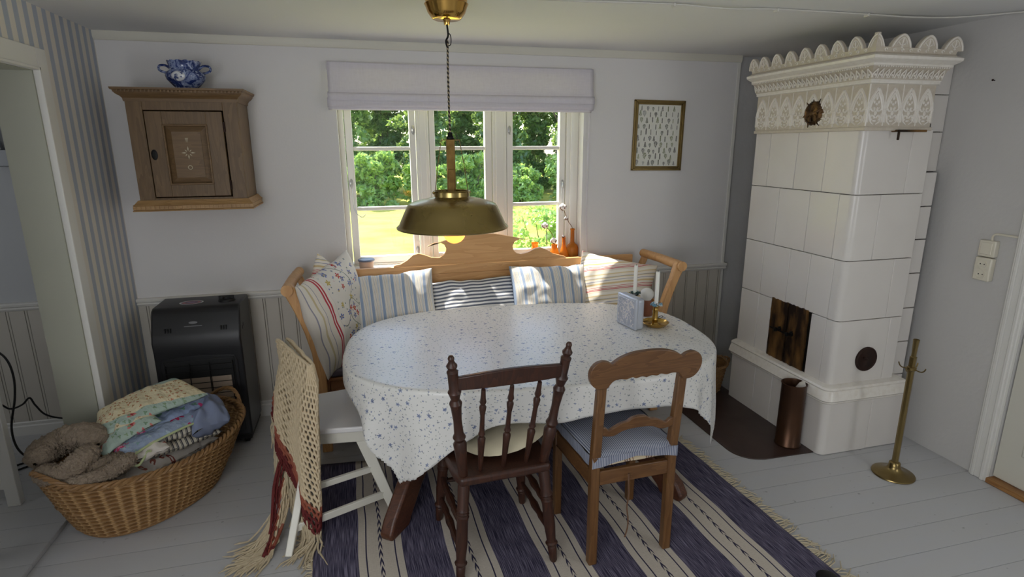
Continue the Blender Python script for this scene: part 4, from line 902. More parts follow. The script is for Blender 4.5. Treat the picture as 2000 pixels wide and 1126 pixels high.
b = B(); b.lathe([(.006, 1.757), (.010, 1.752), (.011, 1.742), (.016, 1.737), (.017, 1.728), (.0, 1.727)], 16, c=(LX, LY, 0)); obj('cord_grip', b, m_black, lp)
b = B(); b.box(LX-.019, LX+.019, LY-.006, LY+.006, 1.455, 1.728); b.box(LX-.014, LX+.014, LY-.010, LY+.010, 1.46, 1.60); b.tube([(LX, LY-.012, 1.50), (LX, LY-.006, 1.50)], .006, 10); obj('stem', b, m_brassold, lp, bevel=.003)
b = B()
b.box(LX-.042, LX+.042, LY-.002, LY+.002, 1.722, 1.726)
obj('cross_bar', b, m_lb, lp)
for s in (-1, 1):
    b = B(); b.tube([(LX+s*.040, LY, 1.724), (LX+s*.058, LY, 1.62), (LX+s*.074, LY, 1.50)], .0018, 6); b.ball((LX+s*.080, LY, 1.497), .007, 8, 6); obj('support_wire', b, m_lb, lp)
b = B(); prof = [(.247, 1.338), (.251, 1.340), (.252, 1.345), (.247, 1.349), (.240, 1.356), (.222, 1.395), (.203, 1.436), (.196, 1.446), (.182, 1.453), (.150, 1.463), (.115, 1.471), (.086, 1.476), (.080, 1.480), (.079, 1.500), (.082, 1.503), (.079, 1.506), (.075, 1.503), (.075, 1.482), (.083, 1.473), (.113, 1.468), (.148, 1.460), (.180, 1.450), (.193, 1.443), (.200, 1.434), (.219, 1.393), (.237, 1.352), (.245, 1.342)]
nn = 64; vs = []; fs = []
b.lathe(prof+[prof[0]], nn, c=(LX, LY, 0)); b.f = [f for f in b.f if len(f) == 4]; b.lathe([(.0, 1.462), (.04, 1.463), (.078, 1.476)], 32, c=(LX, LY, 0)); obj('lamp_shade', b, m_lb, lp, smooth=40)
t = Mt('amber_glass_bulb', (255, 206, 140), .03, Transmission_Weight=.6, Emission_Strength=.12); t.b.inputs['Emission Color'].default_value = L((255, 190, 110)); t.b.inputs['IOR'].default_value = 1.1; m_bulb = t.m
fil = Mt('lit_filament', (255, 190, 110), .5); fil.b.inputs['Emission Color'].default_value = L((255, 170, 80)); fil.b.inputs['Emission Strength'].default_value = 14
b = B(); b.ball((LX+.006, LY, 1.318), .052, 28, 18); bu = obj('bulb', b, m_bulb, lp, smooth=180)
b = B(); b.tube([(LX+.006+.016*math.cos(a), LY+.016*math.sin(a), 1.305+.03*(i % 2)) for i, a in enumerate([k*PI/4 for k in range(9)])], .0013, 5); obj('filament', b, fil.m, bu)
b = B(); b.lathe([(.018, 1.36), (.022, 1.37), (.022, 1.462), (.0, 1.463)], 20, c=(LX+.002, LY, 0)); obj('bulb_holder', b, m_lb, lp)
pl_ = lamp('pendant_bulb_light', 'POINT', (LX+.006, LY, 1.345), 1.2, (1, .78, .5)); pl_.data.shadow_soft_size = .03
# ------------------------------------------------------------------ wall cupboard and tureen
mc = wood('old_brown_pine', (124, 98, 66), (102, 79, 51), 2, .5, 1.0, (82, 62, 40)); mch = wood('old_brown_pine_rail', (128, 100, 66), (106, 82, 52), 0, .5, 1.0, (86, 64, 42)); mlt = wood('pale_base_pine', (188, 152, 104), (160, 124, 80), 0, .5, 1, (140, 106, 66))
cb = thing('wall_cupboard', 'small old pine wall cupboard with moulded top and painted star', 'cupboard', (-.87, 3.56, 1.36))
CXa, CXb, CYf, CZa, CZb = -1.135, -.612, 3.42, 1.415, 1.945
b = B(); b.box(CXa, CXa+.075, CYf, CYf+.02, CZa, CZb).box(CXb-.072, CXb, CYf, CYf+.02, CZa, CZb).box(CXa+.075, CXb-.072, CYf, CYf+.02, CZb-.062, CZb)
b.box(CXa+.075, CXb-.072, CYf, CYf+.02, CZa, CZa+.022)
b.box(CXa, CXa+.018, CYf+.02, YB-.001, CZa, CZb).box(CXb-.018, CXb, CYf+.02, YB-.001, CZa, CZb).box(CXa, CXb, YB-.016, YB-.002, CZa, CZb).box(CXa, CXb, CYf+.01, YB-.001, CZa-.01, CZa+.01); obj('body', b, mc, cb, bevel=.002)
def frame_mould(prof, mat, name):
    b = B(); path = []
    for d, z in prof: path.append([(CXa-d, YB-.001, z), (CXa-d, CYf-d, z), (CXb+d, CYf-d, z), (CXb+d, YB-.001, z)])
    vs = [p for r_ in path for p in r_]; m = len(path); fs = [(i*4+j, i*4+j+1, i*4+5+j, i*4+4+j) for i in range(m-1) for j in range(3)]+[(0, 1, 2, 3), ((m-1)*4, (m-1)*4+1, (m-1)*4+2, (m-1)*4+3)]
    b.add(vs, fs); return b
b = frame_mould([(-.01, 1.925), (.004, 1.925), (.006, 1.94), (.014, 1.95), (.026, 1.958), (.034, 1.968), (.036, 1.976), (.044, 1.98), (.046, 1.99), (-.01, 1.99)], mch, '')
for k in range(34): x = CXa-.03+k*(CXb-CXa+.06)/33; b.box(x-.004, x+.004, CYf-.040, CYf-.03, 1.968, 1.978)
obj('top_moulding', b, mch, cb, smooth=30)
b = frame_mould([(-.01, 1.37), (.030, 1.37), (.032, 1.376), (.026, 1.379), (.026, 1.398), (.030, 1.402), (.022, 1.408), (.014, 1.418), (.008, 1.426), (-.01, 1.427)], mlt, '')
for k in range(27): x = CXa-.022+k*(CXb-CXa+.044)/26; b.box(x-.007, x+.007, CYf-.031, CYf-.02, 1.38, 1.397)
obj('base_moulding', b, mlt, cb, smooth=30)
dx0, dx1, dz0, dz1 = CXa+.082, CXb-.078, CZa+.028, CZb-.068
b = B(); b.box(dx0, dx0+.078, CYf-.012, CYf+.008, dz0, dz1).box(dx1-.078, dx1, CYf-.012, CYf+.008, dz0, dz1).box(dx0+.078, dx1-.078, CYf-.012, CYf+.008, dz1-.066, dz1).box(dx0+.078, dx1-.078, CYf-.012, CYf+.008, dz0, dz0+.064); b.box(dx0, dx1, CYf+.004, CYf+.012, dz0, dz1)
dd = obj('door', b, mc, cb, bevel=.0015)
px0, px1, pz0, pz1 = dx0+.078, dx1-.078, dz0+.064, dz1-.066
b = B(); 
for i, (o_, y) in enumerate(((0, .016),)):
    for a in ((px0-.003, px0+.007, pz0, pz1), (px1-.007, px1+.003, pz0, pz1)): b.box(a[0], a[1], CYf-.018, CYf, a[2], a[3])
    for a in ((pz0-.003, pz0+.007), (pz1-.007, pz1+.003)): b.box(px0-.003, px1+.003, CYf-.018, CYf, a[0], a[1])
obj('door_bead', b, mch, dd, bevel=.003)
i_ = .035; b = B(); A_ = [(px0+.007, pz0+.007), (px1-.007, pz0+.007), (px1-.007, pz1-.007), (px0+.007, pz1-.007)]; C_ = [(px0+i_, pz0+i_), (px1-i_, pz0+i_), (px1-i_, pz1-i_), (px0+i_, pz1-i_)]
b.add([(x, CYf+.003, z) for x, z in A_]+[(x, CYf-.006, z) for x, z in C_]+[(x, CYf-.010, z) for x, z in C_], [(0, 1, 5, 4), (1, 2, 6, 5), (2, 3, 7, 6), (3, 0, 4, 7), (4, 5, 9, 8), (5, 6, 10, 9), (6, 7, 11, 10), (7, 4, 8, 11), (8, 9, 10, 11)])
obj('door_panel', b, mch, dd, smooth=20)
m_pale = Mt('faded_white_paint', (196, 186, 158), .7).m
b = B(); cx_, cz_ = (px0+px1)/2, (pz0+pz1)/2+.01
for k in range(8):
    a = k*PI/4; r_ = .034 if k % 2 == 0 else .024; b.add([(cx_+.008*math.cos(a), CYf-.0108, cz_+.008*math.sin(a)), (cx_+r_*.6*math.cos(a-.16), CYf-.0108, cz_+r_*.6*math.sin(a-.16)), (cx_+r_*math.cos(a), CYf-.0108, cz_+r_*math.sin(a)), (cx_+r_*.6*math.cos(a+.16), CYf-.0108, cz_+r_*.6*math.sin(a+.16))], [(0, 1, 2, 3)])
b.tube([(cx_+.01*math.cos(a), CYf-.011, cz_-.075+.01*math.sin(a)) for a in [k*PI/5 for k in range(10)]], .0018, 5, closed=True)
for k in range(3): b.add([(cx_-.003+k*.003, CYf-.0108, cz_+.05), (cx_-.008+k*.006, CYf-.0108, cz_+.075), (cx_-.005+k*.006, CYf-.0108, cz_+.077)], [(0, 1, 2)])
obj('painted_star', b, m_pale, dd, smooth=0)
b = B(); b.lathe([(.020, 0), (.02, .002), (.014, .004), (0, .004)], 20, T(dx0+.022, CYf-.012, 1.66, rx=PI/2) @ Matrix.Diagonal((.75, 1.35, 1, 1))); b.box(dx0+.018, dx0+.027, CYf-.022, CYf-.014, 1.655, 1.672); obj('key_plate', b, m_black, dd)
for z in (1.80, 1.50):
    b = B(); b.lathe([(.006, 0), (.006, .05)], 8, c=(dx1+.004, CYf-.008, z-.025)); obj('hinge', b, m_rust, cb)
b = B()
for x in (-.95, -.68): b.box(x-.012, x+.012, YB-.05, YB-.001, 1.985, 2.02) if False else b.tube([(x-.008, YB-.006, 1.985), (x-.008, YB-.006, 2.012), (x+.008, YB-.006, 2.012), (x+.008, YB-.006, 1.985)], .003, 6)
obj('hanging_loop', b, m_black, cb)
t = Mt('blue_white_porcelain', rough=.12); n1 = t.noise(16, 5, rough=.65, dist=1.5); n2 = t.noise(42, 3, dist=1.2)
c = t.ramp(n1, [(.40, (30, 46, 98)), (.50, (48, 66, 122)), (.58, (150, 164, 200)), (.64, (52, 70, 128)), (.74, (34, 50, 104))]); t.col(t.mix(t.ramp(n2, [(.56, 0.0), (.66, 1.0)]), c, (168, 180, 210))); m_pot = t.m
pz = 1.991; pp = thing('tureen', 'blue and white patterned two handled porcelain pot on the wall cupboard', 'pot', (-.865, 3.53, pz))
b = B(); prof = [(.055, 0), (.058, .004), (.055, .012), (.068, .025), (.090, .05), (.096, .068), (.092, .085), (.078, .095), (.072, .10), (.073, .115), (.080, .138), (.082, .142), (.076, .14), (.069, .115), (.068, .098), (.07, .09), (.0, .03)]
b.lathe(prof, 48, c=(-.865, 3.53, pz), fn=lambda a, z: 1+(.022*math.sin(a*14)*(z-.12)/.02 if z > .12 else 0)); b.v = [(x, y, z+(.0022*math.sin(math.atan2(y-3.53, x+.865)*14) if z > pz+.13 else 0)) for x, y, z in b.v]; bd = obj('bowl', b, m_pot, pp, smooth=60)
for s in (-1, 1): b = B(); b.tube(cr([(-.865+s*.070, 3.53, pz+.108), (-.865+s*.09, 3.53, pz+.122), (-.865+s*.118, 3.53, pz+.12), (-.865+s*.122, 3.53, pz+.10), (-.865+s*.10, 3.53, pz+.088), (-.865+s*.084, 3.53, pz+.086)], 5), [.006]*26, 8); b.v = b.v; obj('handle', b, m_pot, pp)
t = Mt('white_medallion', rough=.15); n1 = t.noise(55, 3, dist=1.0); t.col(t.mix(t.ramp(n1, [(.5, 0.0), (.58, 1.0)]), (222, 224, 228), (70, 84, 130))); b = B()
def med(u, v): a = u*2*PI; r = v; x = .034*r*math.cos(a); z = .025*r*math.sin(a); al = -PI/2+.0+x/.093-.15; zz = .062+z; R_ = .0945-abs(zz-.066)**2*14+.0018; return (-.865+R_*math.cos(al), 3.53+R_*math.sin(al), pz+zz)
b.grid(med, 28, 5, cu=True); obj('medallion', b, t.m, bd, solid=.002)
# ------------------------------------------------------------------ gas heater
t = Mt('black_heater_shell', (34, 34, 36), .38); t.col(t.mix(t.noise(3), (40, 40, 42), (28, 28, 30))); m_hs = t.m; m_hd = Mt('dull_black', (14, 14, 15), .6).m
ht = thing('gas_heater', 'black portable gas heater standing beside the striped wall', 'heater', (-.94, 3.5, 0))
hx0, hx1 = -1.165, -.715
b = B(); side = [(3.335, .06), (3.335, .60), (3.328, .66), (3.345, .705), (3.385, .80), (3.40, .826), (3.425, .838), (3.64, .838), (3.655, .825), (3.655, .06)]
b.prism(side, hx0, hx1, 'yz'); obj('shell', b, m_hs, ht, bevel=.014, seg=3)
b = B(); b.box(hx0+.008, hx1-.008, 3.345, 3.65, .03, .065); obj('base', b, m_hd, ht, bevel=.004)
b = B(); b.box(hx0+.045, hx1-.045, 3.325, 3.336, .13, .555); obj('grille_recess', b, m_hd, ht, bevel=.006)
b = B(); b.prism([(hx0+.03, .10), (hx1-.03, .10), (hx1-.03, .53), (hx1-.045, .565), (-.94, .578), (hx0+.045, .565), (hx0+.03, .53)], 3.329, 3.336, 'xz'); obj('front_panel', b, m_hs, ht, bevel=.004)
t = Mt('ceramic_plaque', (168, 150, 132), .8); t.bump(t.vor(160)['Distance'], .3, .002); m_cer = t.m
for k in range(3): b = B(); x = -.94+(k-1)*.105; b.box(x-.050, x+.050, 3.316, 3.327, .27, .45); obj('ceramic_plaque', b, m_cer, ht, bevel=.002)
b = B()
for k in range(12): z = .15+.034*k; b.tube([(hx0+.055, 3.305, z), (hx1-.055, 3.305, z)], .0022, 6)
for x in (hx0+.055, -.99, -.89, hx1-.055): b.tube([(x, 3.307, .14), (x, 3.307, .54)], .0025, 6)
for x in (hx0+.055, hx1-.055):
    for z in (.15, .53): b.tube([(x, 3.307, z), (x, 3.33, z)], .0025, 6)
obj('guard_bars', b, m_hd, ht)
for x in (hx0+.085, hx1-.085):
    b = B()
    for k in (-1, 0, 1): b.box(x+k*.013-.003, x+k*.013+.003, 3.340, 3.37, .712, .734)
    obj('vent_slots', b, m_hd, ht)
b = B(); b.lathe([(.045, -.008), (.045, .004), (.04, .012), (.022, .014), (.02, .026), (0, .027)], 28, c=(hx1-.085, 3.50, .838)); b.box(hx1-.125, hx1-.045, 3.494, 3.506, .85, .868); obj('control_knob', b, m_hd, ht, bevel=.002)
t = Mt('oval_sticker', rough=.4); o3 = t.xyz(t.mul(t.co('UV'), (1, 1, 1))); dx_ = t.ma('SUBTRACT', o3[1], 0.0)
c = t.ramp(o3[1], [(0, (120, 80, 120)), (.35, (70, 60, 90)), (.55, (150, 70, 80)), (.78, (60, 66, 100)), (.86, (222, 222, 222)), (.92, (40, 40, 50)), (.95, (222, 222, 222))], True); t.col(c)
b = B(); b.grid(lambda u, v: (-.985+.062*v*math.cos(u*2*PI), 3.50+.045*v*math.sin(u*2*PI), .8392), 36, 8, cu=True, uv=lambda u, v: (u, v)); obj('sticker', b, t.m, ht)
m_gr = Mt('grey_badge', (120, 120, 122), .4).m; b = B(); Mb = T(-.955, 3.366, .757, rx=-.36); b.lathe([(.022, -.004), (.022, .001), (.0, .0015)], 20, Mb @ T(0, 0, 0, rx=PI/2) @ Matrix.Diagonal((1, .32, 1, 1))); b.box(-.045, .045, -.0015, .001, -.021, -.0175, Mb); obj('badge', b, m_gr, ht)
b = B()
for z, x in ((.70, 3.43), (.69, 3.405)): b.box(hx1-.002, hx1+.001, x-.005, x+.005, z, z+.02)
obj('side_slot', b, m_hd, ht)
for x in (hx0+.04, hx1-.04):
    for y in (3.38, 3.61): b = B(); b.lathe([(.022, -.012), (.022, .012)], 16, T(x, y, .022, ry=PI/2)); obj('castor', b, m_hd, ht, bevel=.003)
# ------------------------------------------------------------------ crochet shawl over the white chair
from functools import lru_cache
LV = [(.80, [(-.40, 2.81), (-.36, 2.70), (-.30, 2.54), (-.263, 2.46), (-.262, 2.45), (-.275, 2.455), (-.335, 2.55), (-.40, 2.69), (-.445, 2.80)]),
      (.70, [(-.372, 2.80), (-.33, 2.68), (-.275, 2.54), (-.240, 2.44), (-.248, 2.40), (-.285, 2.41), (-.345, 2.52), (-.41, 2.67), (-.445, 2.81)]),
      (.50, [(-.37, 2.79), (-.33, 2.66), (-.285, 2.53), (-.246, 2.42), (-.262, 2.375), (-.31, 2.385), (-.375, 2.50), (-.45, 2.65), (-.495, 2.79)]),
      (.30, [(-.37, 2.79), (-.33, 2.66), (-.29, 2.52), (-.258, 2.41), (-.275, 2.355), (-.325, 2.36), (-.39, 2.48), (-.47, 2.63), (-.52, 2.77)]),
      (.10, [(-.37, 2.79), (-.33, 2.66), (-.29, 2.50), (-.268, 2.385), (-.290, 2.33), (-.335, 2.335), (-.40, 2.46), (-.48, 2.62), (-.53, 2.76)]),
      (.0, [(-.37, 2.79), (-.33, 2.66), (-.30, 2.48), (-.28, 2.36), (-.31, 2.30), (-.36, 2.30), (-.41, 2.45), (-.49, 2.62), (-.53, 2.76)])]
ZT = [.80, .81, .80, .778, .772, .778, .80, .812, .80]; ZE = [.47, .47, .462, .11, .045, .13, .24, .33, .43]
def lin(A, s):
    s = min(max(s, 0), .9999)*(len(A)-1); i = int(s); f = s-i; a, b_ = A[i], A[i+1]
    return tuple(x+(y-x)*f for x, y in zip(a, b_)) if isinstance(a, tuple) else a+(b_-a)*f
def loop(s, z):
    for (z0, A), (z1, C) in zip(LV, LV[1:]):
        if z >= z1 or z1 == 0.0:
            f = min(max((z0-z)/(z0-z1), 0), 1); a = lin(A, s); c = lin(C, s); return a[0]+(c[0]-a[0])*f, a[1]+(c[1]-a[1])*f
def shawlpt(s, t):
    zt, ze = lin(ZT, s), lin(ZE, s); z = zt+(ze-zt)*t; x, y = loop(s, z)
    sag = .010*math.sin(s*26+2*t)*min(1, t*2)+.006*ns(s*9, t*5, 2); return Vector((x+sag, y-.6*abs(sag), max(z, .012)+.006*ns(s*14, t*7, 5)*(1-t)+.012*math.sin(s*PI*1.0)*(1-t)**6)), (1-t)*(zt-ze)
t = Mt('cream_crochet_wool', rough=.95, spec=.08); u = t.xyz(t.co('UV'))
c = t.ramp(u[1], [(0, (100, 34, 40)), (.050, (100, 34, 40)), (.058, (150, 82, 66)), (.092, (160, 98, 80)), (.104, (214, 196, 164))], True)
c = t.mix(t.ma('MULTIPLY', t.noise(90, 2), .5), c, t.mix(.5, c, (120, 96, 76))); t.col(c); t.bump(t.noise(420, 2), .5, .001); m_cro = t.m
t = Mt('wool_fringe', rough=.95, spec=.08); t.col(t.mix(t.noise(60), (206, 192, 164), (172, 156, 128))); m_wf = t.m
sh = thing('crochet_shawl', 'cream and red crochet shawl with long fringe draped over the white chair', 'shawl', (-.36, 2.55, .01))
def net(b, fn, NU, NV):
    vid = {}
    def V(i, j):
        if (i, j) not in vid:
            p, h = fn(min(i, NU)/NU, j/NV); vid[(i, j)] = len(b.v); b.v.append(tuple(p)); UVv.append((i/NU, h))
        return vid[(i, j)]
    for j in range(NV):
        for i in range(0, NU-1, 2):
            a = i+(j % 2)
            if a+2 > NU: continue
            f = (V(a, j), V(a+1, j), V(a+2, j), V(a+2, j+1), V(a+1, j+1), V(a, j+1)); b.uv[len(b.f)] = [UVv[k] for k in f]; b.f.append(f)
UVv = []; b = B(); net(b, shawlpt, 64, 29)
o = obj('crochet_net', b, m_cro, sh, smooth=180)
m = o.modifiers.new('w', 'WIREFRAME'); m.thickness = .021; m.use_replace = True; m.use_even_offset = False; m.use_boundary = True
m = o.modifiers.new('s', 'SUBSURF'); m.levels = 1; m.render_levels = 1
CORN = cr([(-.41, 2.56, .30), (-.44, 2.50, .20), (-.455, 2.43, .10), (-.475, 2.35, .035), (-.49, 2.28, .018)], 8)
def corner(s, t):
    k = s*(len(CORN)-1); i = min(int(k), len(CORN)-2); p = CORN[i].lerp(CORN[i+1], k-i); w = .10*(1-.55*s)
    return Vector((p.x+(t-.5)*w*.75, p.y+(t-.5)*w*.6, max(p.z+.012*math.sin(t*9+s*6), .012))), (.13*abs(t-.15)*2 if t < .6 else .2-.15*s)*1.0
UVv = []; b = B(); net(b, corner, 20, 7); o = obj('trailing_corner', b, m_cro, sh, smooth=180)
m = o.modifiers.new('w', 'WIREFRAME'); m.thickness = .021; m.use_replace = True; m.use_even_offset = False; m.use_boundary = True
m = o.modifiers.new('s', 'SUBSURF'); m.levels = 1; m.render_levels = 1
b = B(); rr = random.Random(11)
def strand(p, dx, dy, ln, lay=0):
    pts = [Vector(p)]; z = p[2]
    if lay or z < .06:
        for k in range(1, 6): q = k/5; pts.append(Vector((p[0]+dx*ln*q+.010*math.sin(q*5+rr.random()*3), p[1]+dy*ln*q+.008*rr.uniform(-1, 1), max(.006+.006*rr.random(), z*(1-q*1.6)))))
    else:
        zz = z
        for k in range(1, 7):
            q = k/6; zn = z-ln*q
            if zn < .008: pts.append(Vector((pts[-1].x+dx*ln/6, pts[-1].y+dy*ln/6, .006+.004*rr.random())))
            else: pts.append(Vector((p[0]+dx*.03*q+.006*rr.uniform(-1, 1), p[1]+dy*.03*q+.006*rr.uniform(-1, 1), zn)))
    b.tube(pts, [.0042]*5+[.0036]*(len(pts)-6)+[.002], 6)
for i in range(30):
    s = .44+.55*i/29; p, _ = shawlpt(s, 1.0)
    for k in range(3 if s < .6 else 6):
        if p.z < .12: a = rr.uniform(-2.6, -1.2); strand((p.x+rr.uniform(-.01, .01), p.y, p.z), math.cos(a), math.sin(a), rr.uniform(.12, .2))
        else: strand((p.x+rr.uniform(-.01, .01), p.y+rr.uniform(-.01, .01), p.z), rr.uniform(-.6, .3), rr.uniform(-.6, .2), rr.uniform(.16, .23))
for i in range(30):
    s = .45+.55*i/29; p, _ = corner(s, 0.0); q_, _ = corner(s, 1.0)
    for k in range(2):
        a = rr.uniform(-3.0, -2.1); strand(tuple(p), math.cos(a), math.sin(a), rr.uniform(.09, .19), 1)
    if i > 15:
        a = rr.uniform(-2.4, -1.7); strand(tuple(q_), math.cos(a), math.sin(a), rr.uniform(.10, .16), 1)
o = obj('fringe', b, m_wf, sh); o['kind'] = 'stuff'
# ------------------------------------------------------------------ wicker laundry basket
t = Mt('woven_wicker', rough=.5, spec=.4); n1 = t.noise(16, 4); n2 = t.noise(90, 2)
t.col(t.mix(t.ma('MULTIPLY', n2, .5), t.mix(n1, (168, 130, 84), (126, 92, 56)), (78, 52, 30))); m_wick = t.m
t = Mt('woven_wicker_side', rough=.5, spec=.4); u = t.xyz(t.co('UV')); rod = t.ma('ABSOLUTE', t.ma('SINE', t.ma('MULTIPLY', u[0], 24*2*PI))); c = t.mix(t.noise(16, 4), (176, 138, 90), (130, 94, 56)); c = t.mix(t.ma('MULTIPLY', t.noise(90, 2), .5), c, (84, 56, 32)); t.col(t.mix(t.ramp(rod, [(.25, .55), (.6, 0.0)]), c, (196, 160, 110))); m_wside = t.m
bk = thing('wicker_basket', 'large oval wicker laundry basket filled with quilts and blankets', 'basket', (-1.12, 2.89, 0))
BA, BB_, ang = .440, .318, math.radians(52)
def oval(phi, k):   # k 0 base .. 1 rim
    a = .305+(BA-.305)*k; b_ = .235+(BB_-.235)*k; c, s = math.cos(phi), math.sin(phi); r = (abs(c/a)**2.3+abs(s/b_)**2.3)**(-1/2.3)
    cx_, cy_ = -1.115+.045*k, 2.89-.03*k; u, v = r*c, r*s
    return cx_+u*math.cos(ang)-v*math.sin(ang), cy_+u*math.sin(ang)+v*math.cos(ang)
def rimz(phi): return .315+.035*math.cos(phi)**2
b = B(); rows = 27; stakes = 48
def wv_(u, v):
    phi = u*2*PI; k = v**.9; x, y = oval(phi, k); row = min(int(v*rows), rows-1); fr = v*rows-row
    bulge = .0085*(1-(2*fr-1)**2)+.0062*math.sin(stakes/2*phi+row*PI)*(1-(2*fr-1)**4)
    bulge += .0045*abs(math.cos(stakes/2*phi))
    if .44 < v < .50: bulge += .004
    cx_, cy_ = -1.11, 2.89; dx, dy = x-cx_, y-cy_; d = math.hypot(dx, dy)
    return (x+dx/d*bulge, y+dy/d*bulge, .012+v*(rimz(phi)-.012))
b.grid(wv_, 384, rows*6, cu=True, uv=lambda u, v: (u, v)); obj('woven_side', b, m_wside, bk, smooth=80)
b = B(); b.prism([oval(2*PI*i/40, 0) for i in range(40)], .004, .018, 'xy'); obj('base', b, m_wick, bk)
b = B()
for ph0 in (0, 2.1, 4.2):
    P = []
    for i in range(260):
        phi = 2*PI*i/260; x, y = oval(phi, 1.0); tw = phi*26+ph0; P.append((x+.0105*math.cos(tw)*math.cos(phi+ang), y+.0105*math.cos(tw)*math.sin(phi+ang), rimz(phi)+.009*math.sin(tw)))
    b.tube(P, .0078, 6, closed=True)
for z_, k_ in ((.012, 0.02),):
    b.tube([(*oval(2*PI*i/90, k_), z_) for i in range(90)], .009, 6, closed=True)
obj('braided_rim', b, m_wick, bk)
for e in (0, PI):
    b = B()
    for ph0 in (0, 2.1, 4.2):
        P = []
        for i in range(41):
            q = i/40; phi = e+(q-.5)*.62; x, y = oval(phi, 1.0); up = math.sin(q*PI); ox, oy = math.cos(e+ang), math.sin(e+ang); tw = q*24+ph0
            P.append((x+ox*(.028*up+.006*math.cos(tw)), y+oy*(.028*up+.006*math.cos(tw)), rimz(phi)+.065*up**.8+.006*math.sin(tw)-.01))
        b.tube(P, .006, 6)
    obj('handle', b, m_wick, bk)
# textiles
def quilted(name, base, motifs, seedv=0, ridge=60):
    t = Mt(name, rough=.92, spec=.1); uv = t.co('UV'); uvv = t.vadd(uv, (seedv, seedv*.7, 0)); c = t.mix(t.noise(6), base, tuple(int(x*.92) for x in base))
    for sc, R_, gate, pet, colA, colB, cen in motifs:
        f1, r1, _ = t.flower(uvv, sc, R_, gate, pet); c = t.mix(f1, c, t.mix(r1, colA, colB))
        if cen: f2, _, _ = t.flower(uvv, sc, R_*.38, gate, pet); c = t.mix(f2, c, cen)
    t.col(c); t.bump(t.vor(ridge, uvv)['Distance'], .7, .006); return cloth(t, .2)
tq = quilted('sage_quilt', (172, 190, 178), [(11, .30, .45, 5, (196, 108, 108), (206, 132, 120), (150, 60, 66)), (30, .25, .5, 3, (140, 160, 130), (120, 146, 120), None)], 1.3)
uv = tq.co('UV'); pt_ = tq.n('SeparateXYZ'); tq.put(pt_.inputs[0], uv)
band = tq.ma('LESS_THAN', tq.ma('ABSOLUTE', tq.ma('SUBTRACT', tq.ma('ADD', pt_.outputs[1], tq.ma('MULTIPLY', pt_.outputs[0], .12)), .15)), .085)
f1, r1, _ = tq.flower(tq.vadd(uv, (2.2, .4, 0)), 38, .30, .3, 3); cr2 = tq.mix(f1, (216, 204, 170), tq.mix(r1, (190, 120, 96), (170, 140, 100)))
old = tq.b.inputs['Base Color'].links[0].from_socket; tq.col(tq.mix(band, old, cr2)); m_q1 = tq.m
m_q2 = quilted('blue_floral_quilt', (150, 166, 196), [(8, .30, .4, 5, (170, 42, 96), (196, 70, 120), (226, 150, 176)), (17, .26, .55, 3, (110, 150, 130), (120, 158, 140), None)], 4.4).m
m_q3 = quilted('pale_blue_rose_quilt', (158, 172, 196), [(9, .34, .45, 6, (178, 44, 90), (200, 84, 120), (226, 160, 176)), (26, .25, .3, 3, (120, 158, 150), (180, 196, 206), None)], 8.1).m
m_cham = quilted('chambray_quilt', (136, 146, 172), [], 2, 22).m
m_pais = quilted('paisley_cloth', (214, 206, 196), [(16, .34, .2, 2, (140, 70, 66), (160, 100, 86), (214, 206, 196))], 5, 30).m
m_strq = stripe_cloth('dark_ticking_stripe', 0, .022, [(0, (208, 200, 182)), (.5, (78, 78, 84)), (.62, (196, 188, 170)), (.70, (78, 78, 84)), (.95, (208, 200, 182))]).m
t = Mt('bobbly_wool', rough=1, spec=.05); n1 = t.noise(60, 4, rough=.7); n2 = t.noise(9, 3); t.col(t.mix(n1, t.mix(n2, (190, 174, 154), (166, 150, 130)), (124, 108, 94))); t.bump(n1, 1.0, .014); t.bump(t.noise(200, 3), .9, .004); m_wool = t.m
def slab(name, c4, th, mat, lab, cat, seed=0, wr=.006, sag=0.0, piping=None, layers=1, grp=None):
    """a folded quilt: soft edged slab between four corners (going round), optionally several layers"""
    A, Bq, C, D = [Vector(p) for p in c4]; nrm = (Bq-A).cross(D-A).normalized()
    if nrm.z < 0: nrm = -nrm
    b = B(); lu = (Bq-A).length; lv = (D-A).length; nu_, nv_ = 44, 30
    for L_ in range(layers):
        t0 = -th*L_*1.02
        for s in (1, -1):
            def f(u, v, s=s, t0=t0, L_=L_):
                p = A.lerp(Bq, u).lerp(D.lerp(C, u), v); a, c = 2*u-1, 2*v-1; e = (max(0, 1-abs(a)**4)*max(0, 1-abs(c)**4))**.5
                w_ = wr*(ns(u*lu*12+seed, v*lv*12, L_*3+s, 1)+.6*ns(u*lu*26+seed, v*lv*26, L_+s*2))+.4*wr*math.sin(u*lu*70+3*ns(u*3, v*3, seed))*e
                sh_ = Vector((ns(v*3, seed, L_), ns(u*3, seed+4, L_), 0))*.018
                d = t0+(s*th/2*e)+w_*(.4+e*.6)-sag*(a*a*.6+c*c*.4)
                return tuple(p+nrm*d+sh_)
            if s == 1: b.grid(f, nu_, nv_, uv=lambda u, v: (u*lu, v*lv))
            else: b.grid(lambda u, v: f(1-u, v), nu_, nv_, uv=lambda u, v: ((1-u)*lu, v*lv))
    o = obj(name, b, mat, smooth=180, origin=tuple((A+C)/2))
    bm = bmesh.new(); bm.from_mesh(o.data); bmesh.ops.remove_doubles(bm, verts=bm.verts, dist=.0009); bm.to_mesh(o.data); bm.free()
    return tag(o, lab, cat, grp)
